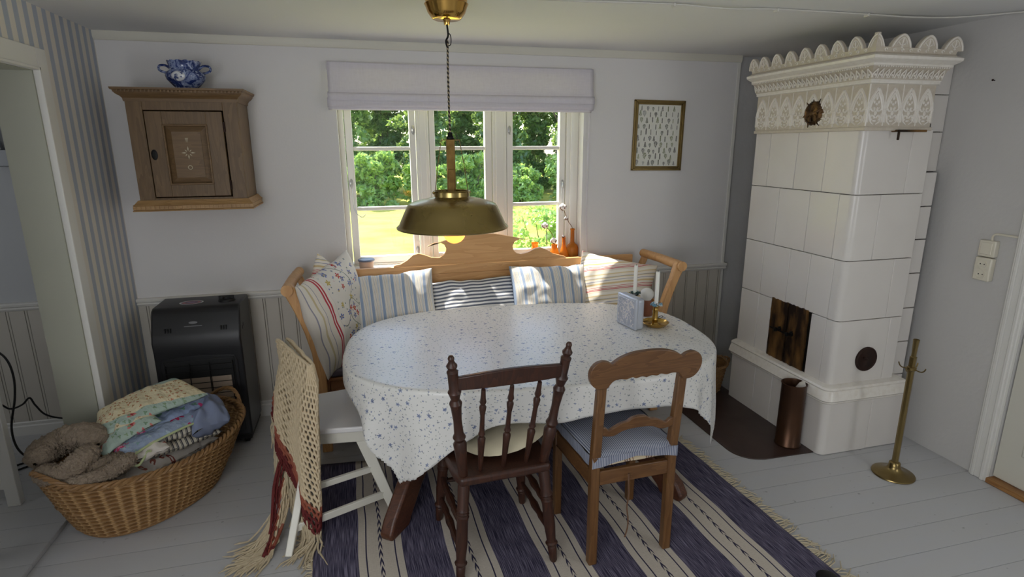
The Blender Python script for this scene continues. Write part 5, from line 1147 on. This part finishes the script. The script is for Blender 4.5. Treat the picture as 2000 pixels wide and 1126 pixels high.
# order from the bottom of the basket upwards
slab('folded_cloth', [(-1.36, 2.66, .24), (-.98, 3.14, .24), (-.80, 2.98, .24), (-1.16, 2.52, .24)], .10, m_pais, 'white cloth with brown paisley print crumpled against the basket rim', 'cloth', 2, .02)
slab('folded_cloth', [(-1.08, 2.60, .345), (-.93, 2.68, .365), (-.99, 2.78, .37), (-1.12, 2.72, .35)], .05, m_pais, 'small crumpled piece of brown paisley cloth below the striped quilt edge', 'cloth', 7, .022)
slab('striped_blanket', [(-1.05, 2.70, .36), (-.76, 2.90, .365), (-.86, 3.05, .38), (-1.15, 2.85, .37)], .055, m_strq, 'grey and cream striped blanket folded between the blue quilts', 'blanket', 3, .010, layers=2)
slab('chambray_quilt', [(-.87, 2.79, .385), (-.72, 2.88, .40), (-.79, 3.09, .42), (-.96, 2.99, .40)], .13, m_cham, 'plain blue grey quilt rolled at the right end of the basket', 'quilt', 5, .030, sag=.03)
q = slab('rose_quilt', [(-1.10, 2.60, .375), (-.815, 2.86, .425), (-.93, 3.02, .44), (-1.22, 2.76, .40)], .042, m_q3, 'pale blue rose quilt with green edging folded over the striped blanket', 'quilt', 6, .008, sag=.012)
b = B(); P = cr([(-.80, 2.885, .425), (-.835, 2.835, .412), (-.90, 2.775, .408), (-.97, 2.71, .400), (-1.02, 2.655, .392), (-1.055, 2.615, .375), (-1.05, 2.592, .35), (-1.035, 2.60, .338), (-1.022, 2.625, .352), (-1.012, 2.65, .372), (-.995, 2.64, .378)], 6); b.tube(P, .0055, 8)
obj('green_edging', b, Mt('sage_green_binding', (176, 186, 140), .85).m, q)
slab('floral_quilt', [(-1.16, 2.66, .40), (-.80, 2.955, .462), (-.90, 3.06, .475), (-1.24, 2.80, .43)], .045, m_q2, 'blue quilt with deep pink flowers under the sage patchwork quilt', 'quilt', 8, .012, sag=.014)
slab('patchwork_quilt', [(-1.185, 2.63, .40), (-.98, 2.75, .49), (-1.12, 2.93, .52), (-1.27, 2.79, .44)], .05, m_q1, 'front fold of the sage green patchwork quilt with pink flowers', 'quilt', 9, .010, sag=.03)
slab('patchwork_quilt', [(-1.215, 2.685, .455), (-.80, 2.885, .535), (-1.00, 3.09, .56), (-1.29, 2.90, .49)], .055, m_q1, 'large sage and cream patchwork quilt folded on top of the basket', 'quilt', 10, .010, sag=.016)
def lump(pts, r, lab):
    b = B(); C = cr(pts, 8); m = len(C); n = 26
    def f(u, v):
        i = min(int(u*(m-1)), m-2); p = C[i].lerp(C[i+1], u*(m-1)-i); tg = (C[i+1]-C[i]).normalized(); up = Vector((0, 0, 1)); w = tg.cross(up).normalized(); up = w.cross(tg)
        e = max(0.02, 1-abs(2*u-1)**6)**.5; a = v*2*PI; rr_ = r*e*(1+.10*ns(math.cos(a)*2, math.sin(a)*2, u*9)+.07*ns(math.cos(a)*6, math.sin(a)*6, u*26))+.004*ns(a*8, u*60, 3)
        rr_ += .006*ns(math.cos(a)*9, math.sin(a)*9, u*60)+.005*ns(math.cos(a)*4+5, math.sin(a)*4, u*22)
        return tuple(p+w*math.cos(a)*rr_*1.1+up*math.sin(a)*rr_)
    b.grid(f, 150, 52, cv=True); return b
wb = thing('wool_blanket', 'nubbly brown grey wool blanket bundled at the left end of the basket', 'blanket', (-1.28, 2.65, .36))
obj('fold', lump([(-1.415, 2.60, .40), (-1.40, 2.67, .425), (-1.34, 2.715, .445), (-1.25, 2.70, .455), (-1.20, 2.66, .43)], .058, ''), m_wool, wb, smooth=180)
obj('fold', lump([(-1.39, 2.56, .385), (-1.33, 2.535, .375), (-1.27, 2.53, .385), (-1.22, 2.575, .42), (-1.215, 2.63, .415)], .044, ''), m_wool, wb, smooth=180)
obj('fold', lump([(-1.30, 2.50, .345), (-1.20, 2.495, .35), (-1.12, 2.53, .36), (-1.07, 2.565, .38), (-1.05, 2.60, .375)], .032, ''), m_wool, wb, smooth=180)
obj('fold', lump([(-1.33, 2.60, .34), (-1.22, 2.58, .345), (-1.14, 2.60, .35), (-1.09, 2.64, .35)], .05, ''), m_wool, wb, smooth=180)
# ------------------------------------------------------------------ things on the table
TZ = .7465
t = Mt('pale_blue_tin', rough=.35, metal=.3); m_tin = t.col(t.mix(t.noise(8), (196, 200, 208), (180, 186, 198))).m
t = Mt('silver_floral_cover', rough=.4, metal=.35); uv = t.co(); x3 = t.xyz()
f1, r1, _ = t.flower(t.comb(x3[1], x3[2], 0), 26, .42, .15, 5); w_ = t.ma('ABSOLUTE', t.ma('SUBTRACT', t.noise(16, 2, dist=2.0), .5)); c = t.mix(t.ma('LESS_THAN', w_, .022), (172, 184, 208), (206, 204, 206)); c = t.mix(f1, c, (208, 206, 208)); f2, _, _ = t.flower(t.comb(x3[1], x3[2], 0), 26, .2, .15, 5); t.col(t.mix(f2, c, (158, 168, 192))); t.bump(f1, .4, .002); m_tinf = t.m
tn = thing('tin_book', 'pale blue square tin with silver flower lid standing upright on the tablecloth', 'tin', (1.355, 2.70, TZ), rot=(0, 0, 0))
tn.rotation_euler = (0, 0, math.radians(64)-PI/2+PI/2-PI/2)
M0 = Matrix.Identity(4)
# local: long side along x (0.175), depth along y, lid towards -y
tn.location = (1.350, 2.705, TZ); tn.rotation_euler = (.0, 0, -1.42)
b = B(); b.box(-.088, .088, -.012, .040, .0, .172); obj('tin_body', b, m_tin, tn, local=True, bevel=.018, seg=4)
b = B(); b.box(-.089, .089, -.020, .0, -.0, .175); obj('lid', b, m_tin, tn, local=True, bevel=.009, seg=3)
b = B(); b.box(-.072, .072, -.0225, -.017, .016, .158); o = obj('flower_panel', b, Mt('tmp').m, tn, local=True, bevel=.002)
t = Mt('silver_flower_lid', rough=.4, metal=.35); x3 = t.xyz(); v2 = t.comb(x3[0], x3[2], 0)
f1, r1, _ = t.flower(v2, 26, .40, .15, 5); w_ = t.ma('ABSOLUTE', t.ma('SUBTRACT', t.noise(16, 2, dist=2.0), .5)); c = t.mix(t.ma('LESS_THAN', w_, .03), (172, 176, 188), (222, 218, 216)); c = t.mix(f1, c, (222, 218, 216)); f2, _, _ = t.flower(v2, 26, .18, .15, 5); t.col(t.mix(f2, c, (150, 160, 190))); t.bump(f1, .5, .003); o.data.materials[0] = t.m
m_wax = Mt('white_candle_wax', (238, 236, 228), .45, Subsurface_Weight=.15).m
def candle(x, y, z, h, lab):
    c_ = thing('candle', lab, 'candle', (x, y, z)); b = B(); b.lathe([(.0105, 0), (.0105, h-.004), (.0098, h), (.006, h-.002), (0, h-.004)], 20, c=(x, y, z)); b.v = [(a+.0006*ns(a*90, b_*90, q*20), b_, q) for a, b_, q in b.v]; obj('wax', b, m_wax, c_, smooth=50)
    b = B(); b.tube([(x, y, z+h-.005), (x+.001, y, z+h+.008)], .001, 5); obj('wick', b, m_black, c_)
m_brs2 = Mt('shiny_brass', (184, 150, 82), .25, .95).m
hx, hy = 1.492, 2.672
ch = thing('chamber_candlestick', 'brass chamber candlestick with saucer base and finger handle', 'candle holder', (hx, hy, TZ))
b = B(); prof = [(.0, .004), (.030, .003), (.048, .0), (.052, .002), (.064, .014), (.070, .022), (.072, .0225), (.069, .019), (.060, .012), (.046, .008), (.026, .008), (.018, .013), (.0125, .018), (.0125, .03)]
b.lathe([(.046, 0), (.058, .006), (.068, .018), (.073, .024), (.071, .0255), (.066, .021), (.054, .011), (.03, .008), (.022, .010), (.014, .018), (.012, .022), (0, .022)], 40, c=(hx, hy, TZ), fn=lambda a, z: 1+.02*math.sin(a*8)*(z > .018)); obj('saucer', b, m_brs2, ch, smooth=50)
b = B(); b.lathe([(.0125, .02), (.0125, .035), (.0135, .037), (.0125, .040), (.0125, .09), (.0135, .092), (.0125, .095), (.0125, .104), (.016, .108), (.0165, .111), (.013, .112), (0, .110)], 24, c=(hx, hy, TZ)); b.tube([(hx-.018, hy-.004, TZ+.012), (hx-.018, hy-.004, TZ+.10)], .004, 8); obj('stem', b, m_brs2, ch)
b = B(); b.tube(cr([(hx-.068, hy+.01, TZ+.021), (hx-.082, hy+.012, TZ+.030), (hx-.092, hy+.014, TZ+.022), (hx-.086, hy+.013, TZ+.010), (hx-.066, hy+.01, TZ+.010)], 5), .004, 8); obj('finger_handle', b, m_brs2, ch)
b = B(); b.tube(cr([(hx+.012, hy, TZ+.045), (hx+.035, hy+.005, TZ+.052), (hx+.05, hy+.008, TZ+.046), (hx+.035, hy+.005, TZ+.040), (hx+.014, hy, TZ+.042)], 4), .0018, 6); obj('ejector', b, m_black, ch)
candle(hx, hy, TZ+.110, .190, 'white candle in the brass saucer candlestick, nearer the camera')
kx, ky = 1.425, 2.795
ks = thing('dark_candlestick', 'dark metal candlestick half hidden behind the upright tin', 'candle holder', (kx, ky, TZ))
b = B(); b.lathe([(.048, 0), (.050, .004), (.042, .012), (.022, .022), (.012, .036), (.008, .06), (.007, .09), (.010, .105), (.007, .12), (.012, .138), (.018, .146), (.019, .150), (.011, .151), (0, .149)], 24, c=(kx, ky, TZ)); obj('candlestick_body', b, Mt('dark_bronze', (66, 54, 44), .4, .8).m, ks, smooth=50)
candle(kx, ky, TZ+.149, .165, 'white candle in the dark candlestick beside the tin')
m_petb = Mt('blue_bead_flower', (112, 160, 184), .3).m; m_petw = Mt('white_bead_flower', (210, 214, 212), .4).m; m_berry = Mt('dark_green_leafy_bead', (54, 78, 74), .5).m
def wreath(x, y, z, R_, lab, seed, mats):
    o = thing('candle_wreath', lab, 'wreath', (x, y, z)); rr = random.Random(seed)
    b = B(); b.tube([(x+R_*.6*math.cos(a), y+R_*.6*math.sin(a), z) for a in [k*PI/8 for k in range(16)]], .0018, 5, closed=True); obj('wire_ring', b, m_berry, o)
    for part, m, cnt in (('blue_flower', mats[0], 9), ('pale_flower', mats[1], 5), ('leaf', m_berry, 6)):
        b = B()
        for k in range(cnt):
            a = rr.uniform(0, 6.28); q = R_*rr.uniform(.65, 1.25); c_ = (x+q*math.cos(a), y+q*math.sin(a), z+rr.uniform(-.006, .01))
            for p_ in range(5 if part != 'leaf' else 2):
                e = p_*1.257+rr.random(); b.ball((c_[0]+.005*math.cos(e), c_[1]+.004*math.sin(e), c_[2]+.004*math.sin(e*2)), .0042 if part != 'leaf' else .003, 6, 4)
        w = obj(part+'s', b, m, o); w['kind'] = 'stuff'
wreath(hx, hy, TZ+.118, .022, 'wreath of small blue flowers around the nearer candle', 3, (m_petb, m_petw))
wreath(kx, ky, TZ+.158, .021, 'wreath of white and dark berries around the farther candle', 4, (m_berry, m_petw))
jx, jy = 1.540, 2.87
jr = thing('ribbed_top_jar', 'brown tapered jar with a white ribbed ball top behind the candlesticks', 'jar', (jx, jy, TZ))
b = B(); b.lathe([(.034, 0), (.036, .004), (.030, .085), (.027, .092), (0, .092)], 28, c=(jx, jy, TZ)); obj('jar_body', b, Mt('brown_leather_stoneware', (124, 70, 42), .55).m, jr, bevel=.001)
b = B(); b.lathe([(.024, .090), (.025, .096), (.034, .108), (.038, .122), (.036, .138), (.026, .152), (.012, .159), (0, .160)], 72, c=(jx, jy, TZ), fn=lambda a, z: 1+.022*math.sin(a*24)); obj('ribbed_top', b, Mt('white_ribbed_ceramic', (214, 212, 206), .5).m, jr, smooth=60)
# ------------------------------------------------------------------ window sill things
t = Mt('amber_bottle_glass', (255, 184, 84), .06, Transmission_Weight=.75); t.b.inputs['IOR'].default_value = 1.3
tl = t.n('BsdfTranslucent'); tl.inputs[0].default_value = L((250, 170, 70)); mx = t.n('MixShader'); mx.inputs[0].default_value = .35; t.nt.links.new(t.b.outputs[0], mx.inputs[1]); t.nt.links.new(tl.outputs[0], mx.inputs[2]); t.nt.links.new(mx.outputs[0], t.nt.nodes['Material Output'].inputs[0]); m_amb = t.m
ZS = .934
m_cot = Mt('cotton_boll', (236, 232, 230), 1, spec=.0).m; m_twig = Mt('brown_twig', (112, 74, 52), .8).m
def bottle(x, y, prof, lab): return tag(obj('amber_bottle', B().lathe(prof, 28, c=(x, y, ZS)), m_amb, smooth=50, origin=(x, y, ZS)), lab, 'bottle')
bottle(1.418, 3.775, [(0, 0), (.040, 0), (.043, .006), (.043, .060), (.036, .078), (.018, .092), (.014, .105), (.013, .185), (.016, .187), (.016, .195), (.013, .196), (.010, .19), (.010, .10), (0, .09)], 'tallest amber glass bottle, on the sill against the right window jamb')
bottle(1.352, 3.770, [(0, 0), (.036, 0), (.037, .008), (.026, .035), (.013, .085), (.011, .128), (.014, .130), (.014, .136), (.010, .136), (.008, .08), (0, .03)], 'slim tapering amber glass bottle beside the tallest one')
bottle(1.286, 3.78, [(0, 0), (.033, 0), (.036, .006), (.034, .03), (.022, .062), (.020, .078), (.023, .080), (.023, .09), (.019, .09), (.018, .07), (0, .04)], 'short amber bottle holding two cotton stems')
bottle(1.143, 3.78, [(0, 0), (.038, 0), (.041, .006), (.038, .035), (.024, .075), (.021, .098), (.025, .100), (.025, .110), (.021, .11), (.019, .09), (0, .05)], 'amber bottle standing apart on the sill behind the settle crest')
def cotton(P, bolls, lab):
    o = thing('cotton_stem', lab, 'flower stem', P[0]); b = B(); b.tube(cr(P, 6), .0022, 6)
    for (bx, by, bz, r) in bolls:
        for k in range(5): a = k*1.257; b.tube([(bx, by, bz-r*.9), (bx+r*.9*math.cos(a), by+r*.9*math.sin(a), bz-r*.3), (bx+r*1.15*math.cos(a), by+r*1.15*math.sin(a), bz+r*.35)], [.003, .005, .0008], 5)
    obj('stem', b, m_twig, o)
    for (bx, by, bz, r) in bolls:
        b = B()
        for k in range(5): a = k*1.257+.4; b.ball((bx+r*.45*math.cos(a), by+r*.45*math.sin(a), bz+r*.12*math.sin(a*2)), r*.66, 10, 7)
        b.ball((bx, by, bz+r*.4), r*.6, 10, 7); obj('cotton_boll', b, m_cot, o, smooth=80)
cotton([(1.418, 3.775, ZS+.12), (1.415, 3.775, ZS+.20), (1.385, 3.772, ZS+.245), (1.365, 3.77, ZS+.29), (1.345, 3.768, ZS+.335)], [(1.366, 3.77, ZS+.27, .013), (1.338, 3.768, ZS+.35, .026)], 'tall twig with cotton bolls leaning out of the tallest bottle')
cotton([(1.286, 3.78, ZS+.05), (1.282, 3.78, ZS+.12), (1.262, 3.78, ZS+.17), (1.225, 3.78, ZS+.215)], [(1.214, 3.78, ZS+.225, .024)], 'cotton twig leaning left from the short bottle')
cotton([(1.288, 3.78, ZS+.05), (1.285, 3.78, ZS+.095)], [(1.278, 3.775, ZS+.115, .023)], 'low cotton boll at the mouth of the short bottle')
cotton([(1.352, 3.77, ZS+.09), (1.35, 3.77, ZS+.13)], [(1.348, 3.77, ZS+.145, .011)], 'tiny cotton boll at the mouth of the slim bottle')
jx, jy = -.005, 3.73
jr = thing('lidded_jar', 'stoneware jar with a blue lid at the left end of the sill', 'jar', (jx, jy, ZS))
b = B(); b.lathe([(0, 0), (.040, 0), (.044, .005), (.046, .048), (0, .048)], 28, c=(jx, jy, ZS)); obj('jar_body', b, Mt('pinkish_stoneware', (206, 178, 158), .5).m, jr, bevel=.001)
b = B(); b.lathe([(.044, .048), (.051, .050), (.053, .056), (.050, .061), (.036, .063), (0, .062)], 28, c=(jx, jy, ZS)); obj('lid', b, Mt('grey_blue_lid', (104, 116, 140), .35).m, jr)
# ------------------------------------------------------------------ picture, switch, sockets, nail, cables
t = Mt('antique_gilt_frame', rough=.4, metal=.6); t.col(t.mix(t.noise(14, 4), (150, 128, 78), (110, 92, 56))); m_gilt = t.m
pcx, pcz, pw, ph = 2.010, 1.760, .382, .470
pf = thing('framed_print', 'framed print of small woodland plants in a worn gilt frame', 'picture', (pcx, YB, pcz), rot=(0, 0, 0))
pf.rotation_euler = (0, .012, 0)
b = B()
for k, (o0, o1, d) in enumerate(((0, .012, .016), (.012, .020, .021), (.020, .030, .014))):
    for sx in (-1, 1): b.box(min(sx*(pw/2-o0), sx*(pw/2-o1)), max(sx*(pw/2-o0), sx*(pw/2-o1)), -d, 0, -ph/2+o0, ph/2-o0)
    for sz in (-1, 1): b.box(-pw/2+o0, pw/2-o0, -d, 0, min(sz*(ph/2-o0), sz*(ph/2-o1)), max(sz*(ph/2-o0), sz*(ph/2-o1)))
obj('gilt_frame', b, m_gilt, pf, local=True, bevel=.002)
t = Mt('print_paper', (222, 222, 212), .7); b = B(); b.box(-pw/2+.026, pw/2-.026, -.008, -.004, -ph/2+.026, ph/2-.026); pr_ = obj('print_paper', b, t.m, pf, local=True)
inks = [Mt('ink_dark_green', (58, 68, 50), .8).m, Mt('ink_olive', (110, 120, 66), .8).m, Mt('ink_grey', (150, 152, 148), .8).m, Mt('ink_dark_plum', (52, 46, 56), .8).m]
b = B(); rr = random.Random(21)
def plant(x, z, h, kind, mi):
    Y = -.0086
    def leaf(cx_, cz_, l, a, w): 
        c, s = math.cos(a), math.sin(a); b.add([(cx_, Y, cz_), (cx_+l*.5*c-w*s, Y, cz_+l*.5*s+w*c), (cx_+l*c, Y, cz_+l*s), (cx_+l*.5*c+w*s, Y, cz_+l*.5*s-w*c)], [(0, 1, 2, 3)], mi=mi)
    b.add([(x-.0007, Y, z), (x+.0007, Y, z), (x+.0005, Y, z+h), (x-.0005, Y, z+h)], [(0, 1, 2, 3)], mi=mi); n = 4+int(h/.008)
    for i in range(n):
        q = i/n; w = {0: .9-.6*q, 1: math.sin(PI*q)+.3, 2: .45}[kind]
        for s in (-1, 1): leaf(x, z+h*(.12+.82*q), h*.34*w, PI/2-s*(1.25-.5*q)+rr.uniform(-.2, .2), h*.035)
rows_ = 10
for r_ in range(rows_):
    for c_ in range(8):
        x = -pw/2+.042+c_*.041+rr.uniform(-.006, .006)+(r_ % 2)*.012; z = -ph/2+.034+r_*.0405+rr.uniform(-.004, .004)
        if x > pw/2-.045: continue
        hh = rr.uniform(.028, .046); plant(x, z, hh, rr.randrange(3), rr.choice([0, 0, 1, 1, 2, 3, 3]))
obj('plant_drawings', b, inks, pr_, local=True, smooth=0)
m_sw = Mt('cream_plastic', (222, 216, 198), .35).m
def wallbox(y, z, w, h, d): b = B(); b.box(XR-d, XR-.0005, y-w/2, y+w/2, z-h/2, z+h/2); return b
sw = thing('light_switch', 'cream rocker light switch on the right wall above the socket', 'switch', (XR, 2.145, 1.187))
obj('housing', wallbox(2.145, 1.187, .080, .082, .030), m_sw, sw, bevel=.004); b = B(); b.prism([(XR-.030, 1.157), (XR-.037, 1.160), (XR-.033, 1.217), (XR-.030, 1.219)], 2.118, 2.172, 'xz'); obj('rocker', b, m_sw, sw, bevel=.002)
so = thing('double_socket', 'cream double wall socket just below the light switch', 'socket', (XR, 2.147, 1.082))
obj('housing', wallbox(2.147, 1.082, .082, .118, .034), m_sw, so, bevel=.006)
for z in (1.108, 1.056):
    b = B(); M = T(XR-.034, 2.147, z, ry=-PI/2); b.lathe([(.0235, .0), (.0235, .003), (.0205, .003), (.020, .0005), (0, .0005)], 28, M); r_ = obj('socket_ring', b, m_sw, so)
    b = B()
    for s in (-1, 1): b.lathe([(.0028, .0005), (.0028, .0016), (0, .0016)], 8, M @ T(0, s*.0095, 0))
    obj('pin_hole', b, m_black, r_)
b = B(); b.tube(cr([(XR-.012, 2.138, 1.228), (XR-.012, 2.138, 1.25), (XR-.012, 2.12, 1.262), (XR-.012, 2.06, 1.262), (XR-.012, 2.02, 1.262)], 5), .0055, 8)
tag(obj('switch_cable', b, m_sw, origin=(XR, 2.08, 1.25)), 'cream cable bending from the light switch to the door casing', 'cable')
b = B(); b.tube([(XR+.01, 2.283, 1.998), (XR-.014, 2.283, 2.002)], .0022, 6); b.tube([(XR-.013, 2.283, 2.002), (XR-.016, 2.283, 2.002)], .005, 8); tag(obj('nail', b, m_rust, origin=(XR, 2.283, 1.998)), 'rusty nail sticking out of the bare right wall', 'nail')
m_cab = Mt('white_cable', (206, 204, 196), .5).m
b = B(); P = cr([(.70, 2.51, 2.296), (1.0, 2.49, 2.296), (1.37, 2.45, 2.294), (1.62, 2.445, 2.288), (1.88, 2.43, 2.295), (2.37, 2.415, 2.294), (2.62, 2.39, 2.288), (2.85, 2.35, 2.292), (XR-.006, 2.18, 2.292)], 8); b.tube(P, .0035, 6)
cbl = obj('ceiling_cable', b, m_cab, origin=(1.9, 2.43, 2.296)); tag(cbl, 'double white cable clipped along the ceiling towards the stove', 'cable')
b = B(); b.tube([(p.x, p.y+.012+.004*math.sin(p.x*8), min(2.296, p.z+.002)) for p in P], .003, 6); obj('second_wire', b, m_cab, cbl)
for x, y in ((1.37, 2.455), (1.88, 2.435), (2.37, 2.42)): b = B(); b.box(x-.005, x+.005, y-.010, y+.018, 2.284, 2.2995); obj('cable_clip', b, m_cab, cbl, bevel=.002)
# ------------------------------------------------------------------ jug, brass stand, second basket, hall things
t = Mt('brown_copper', rough=.35, metal=.75); t.col(t.mix(t.noise(7, 4), (96, 66, 46), (62, 44, 34))); m_cop = t.m
gx, gy = 2.308, 2.52; GZ = .006
jg = thing('tall_copper_jug', 'tall brown copper jug standing on the hearth plate', 'jug', (gx, gy, GZ))
b = B(); b.lathe([(0, .003), (.068, .0), (.071, .004), (.071, .01), (.067, .014), (.066, .37), (.069, .374), (.069, .380), (.064, .380), (.062, .37), (.063, .02), (0, .018)], 40, c=(gx, gy, GZ)); obj('jug_body', b, m_cop, jg, smooth=50)
b = B(); b.tube(cr([(gx+.064, gy-.01, GZ+.345), (gx+.09, gy-.014, GZ+.375), (gx+.112, gy-.017, GZ+.35), (gx+.105, gy-.016, GZ+.30), (gx+.082, gy-.012, GZ+.255), (gx+.065, gy-.01, GZ+.235)], 6), .006, 8, flat=.6); obj('handle', b, m_cop, jg)
t = Mt('tarnished_brass', rough=.28, metal=.95); t.col(t.mix(t.noise(9, 3), (158, 138, 92), (122, 104, 66))); m_tb = t.m
bx_, by_ = 2.63, 2.11
bs = thing('fire_tool_stand', 'slim brass fire tool stand with a domed base beside the stove', 'tool stand', (bx_, by_, 0))
b = B(); b.lathe([(.0, .0), (.098, .0), (.101, .004), (.099, .009), (.075, .016), (.050, .024), (.034, .036), (.028, .052), (.026, .070), (.018, .076), (0, .077)], 48, c=(bx_, by_, 0)); obj('domed_base', b, m_tb, bs, smooth=50)
b = B(); b.lathe([(.0155, .075), (.0155, .655), (.0165, .66), (.0115, .664), (.011, .68), (.0135, .735), (.015, .752), (.013, .753), (.009, .70), (0, .70)], 8, c=(bx_, by_, 0)); obj('pole', b, m_tb, bs, smooth=20)
for k in range(4):
    a = k*PI/2+.3; c, s = math.cos(a), math.sin(a); b = B(); b.tube(cr([(bx_+.012*c, by_+.012*s, .598), (bx_+.04*c, by_+.04*s, .592), (bx_+.055*c, by_+.055*s, .60), (bx_+.062*c, by_+.062*s, .616)], 4), [.0032]*12+[.002], 6)
    obj('hook', b, m_tb, bs)
b = B(); b.lathe([(.016, .588), (.022, .592), (.022, .606), (.016, .610)], 20, c=(bx_, by_, 0)); obj('collar', b, m_tb, bs)
sb = thing('small_wicker_basket', 'small round wicker basket peeping out behind the right end of the table', 'basket', (2.28, 3.36, 0))
def sw_(u, v): phi = u*2*PI; row = int(v*16); fr = v*16-row; r = .12+.035*v+.003*math.sin(14*phi+row*PI)+.003*(1-(2*fr-1)**2); return (2.28+r*math.cos(phi), 3.36+r*math.sin(phi), .004+.20*v)
b = B(); b.grid(sw_, 168, 64, cu=True); obj('woven_side', b, m_wick, sb)
b = B(); b.lathe([(0, .004), (.12, .004)], 30, c=(2.28, 3.36, 0)); obj('base', b, m_wick, sb)
b = B()
for ph0 in (0, 2.1, 4.2): b.tube([(2.28+(.157+.006*math.cos(i*.9+ph0))*math.cos(2*PI*i/120), 3.36+(.157+.006*math.cos(i*.9+ph0))*math.sin(2*PI*i/120), .205+.006*math.sin(i*.9+ph0)) for i in range(120)], .005, 6, closed=True)
obj('braided_rim', b, m_wick, sb)
b = B()
for ph0 in (0, 2.1): b.tube([(2.43+.045*math.sin(i/20*PI)+.004*math.cos(i+ph0), 3.30+.12*i/20*.9, .205+.012*math.sin(i+ph0)) for i in range(21)], .005, 6)
obj('handle', b, m_wick, sb)
ZH = .018
wt_ = thing('hall_table', 'white painted table in the hall at the left edge of the photo', 'table', (-2.1, 2.74, ZH))
b = B(); b.box(-2.5, -1.69, 2.45, 3.0, .74, .765); obj('tabletop', b, m_trim, wt_, bevel=.004)
for x in (-1.755, -2.49):
    for y in (2.47, 2.95): b = B(); b.box(x, x+.055, y, y+.04, ZH, .74); obj('leg', b, m_trim, wt_, bevel=.003)
b = B(); b.box(-2.49, -1.72, 2.955, 2.975, .11, .62); obj('back_panel', b, m_trim, wt_, bevel=.002)
m_blk = Mt('black_rubber_cable', (16, 16, 17), .5).m
b = B(); b.tube(cr([(-2.05, 3.58, .66), (-1.93, 3.50, .60), (-1.90, 3.48, .50), (-1.905, 3.46, .38), (-1.93, 3.42, .22), (-1.91, 3.40, .10), (-1.86, 3.42, .03), (-1.80, 3.50, .026), (-1.76, 3.62, .03), (-1.72, 3.74, .10)], 8), .0055, 7)
cb1 = obj('power_cable', b, m_blk, origin=(-1.9, 3.45, ZH)); tag(cb1, 'black power cable hanging down and coiling on the hall floor', 'cable')
b = B(); b.tube(cr([(-2.2, 3.45, .42), (-2.0, 3.46, .36), (-1.95, 3.48, .31), (-1.90, 3.50, .32), (-1.86, 3.50, .355), (-1.85, 3.52, .30), (-1.83, 3.56, .22), (-1.76, 3.60, .17), (-1.68, 3.62, .18), (-1.60, 3.66, .20)], 8), .005, 7)
tag(obj('power_cable', b, m_blk, origin=(-1.85, 3.5, ZH)), 'black cable looping across in front of the hall panelling', 'cable')
b = B(); b.tube(cr([(-2.3, 3.2, .024), (-2.05, 3.32, .024), (-1.93, 3.36, .024), (-1.83, 3.44, .024), (-1.80, 3.40, .024), (-1.9, 3.30, .024), (-2.0, 3.22, .024)], 8), .005, 7)
tag(obj('power_cable', b, m_blk, origin=(-1.9, 3.4, ZH)), 'black cable lying coiled on the hall floor', 'cable')
wl = thing('wall_bracket', 'grey metal wall fitting on the hall wall at the left edge', 'wall fitting', (-1.86, 3.78, 1.66))
m_gm = Mt('grey_metal', (128, 130, 132), .4, .5).m
b = B(); b.box(-1.90, -1.83, 3.745, 3.779, 1.60, 1.69); obj('bracket_foot', b, m_gm, wl, bevel=.004); b = B(); b.prism([(-1.94, 1.92), (-1.92, 1.92), (-1.86, 1.69), (-1.90, 1.69)], 3.74, 3.77, 'xz'); obj('bracket_arm', b, m_gm, wl, bevel=.003)
b = B(); b.box(1.60, 1.665, 1.45, 1.605, .0125, .034)
b = B()
def slp(u, v): a = u*2*PI; r = v; return (1.70+.045*r*math.cos(a), 1.54+.062*r*math.sin(a), .013+.028*math.sqrt(max(0, 1-r*r)))
b.grid(slp, 28, 10, cu=True); b.grid(lambda u, v: (1.70+.045*v*math.cos(-u*2*PI), 1.54+.062*v*math.sin(-u*2*PI), .013), 28, 2, cu=True)
tag(obj('black_object', b, m_hd, origin=(1.70, 1.54, .013), smooth=60), 'rounded black object lying on the rug corner at the lower edge', 'black object')
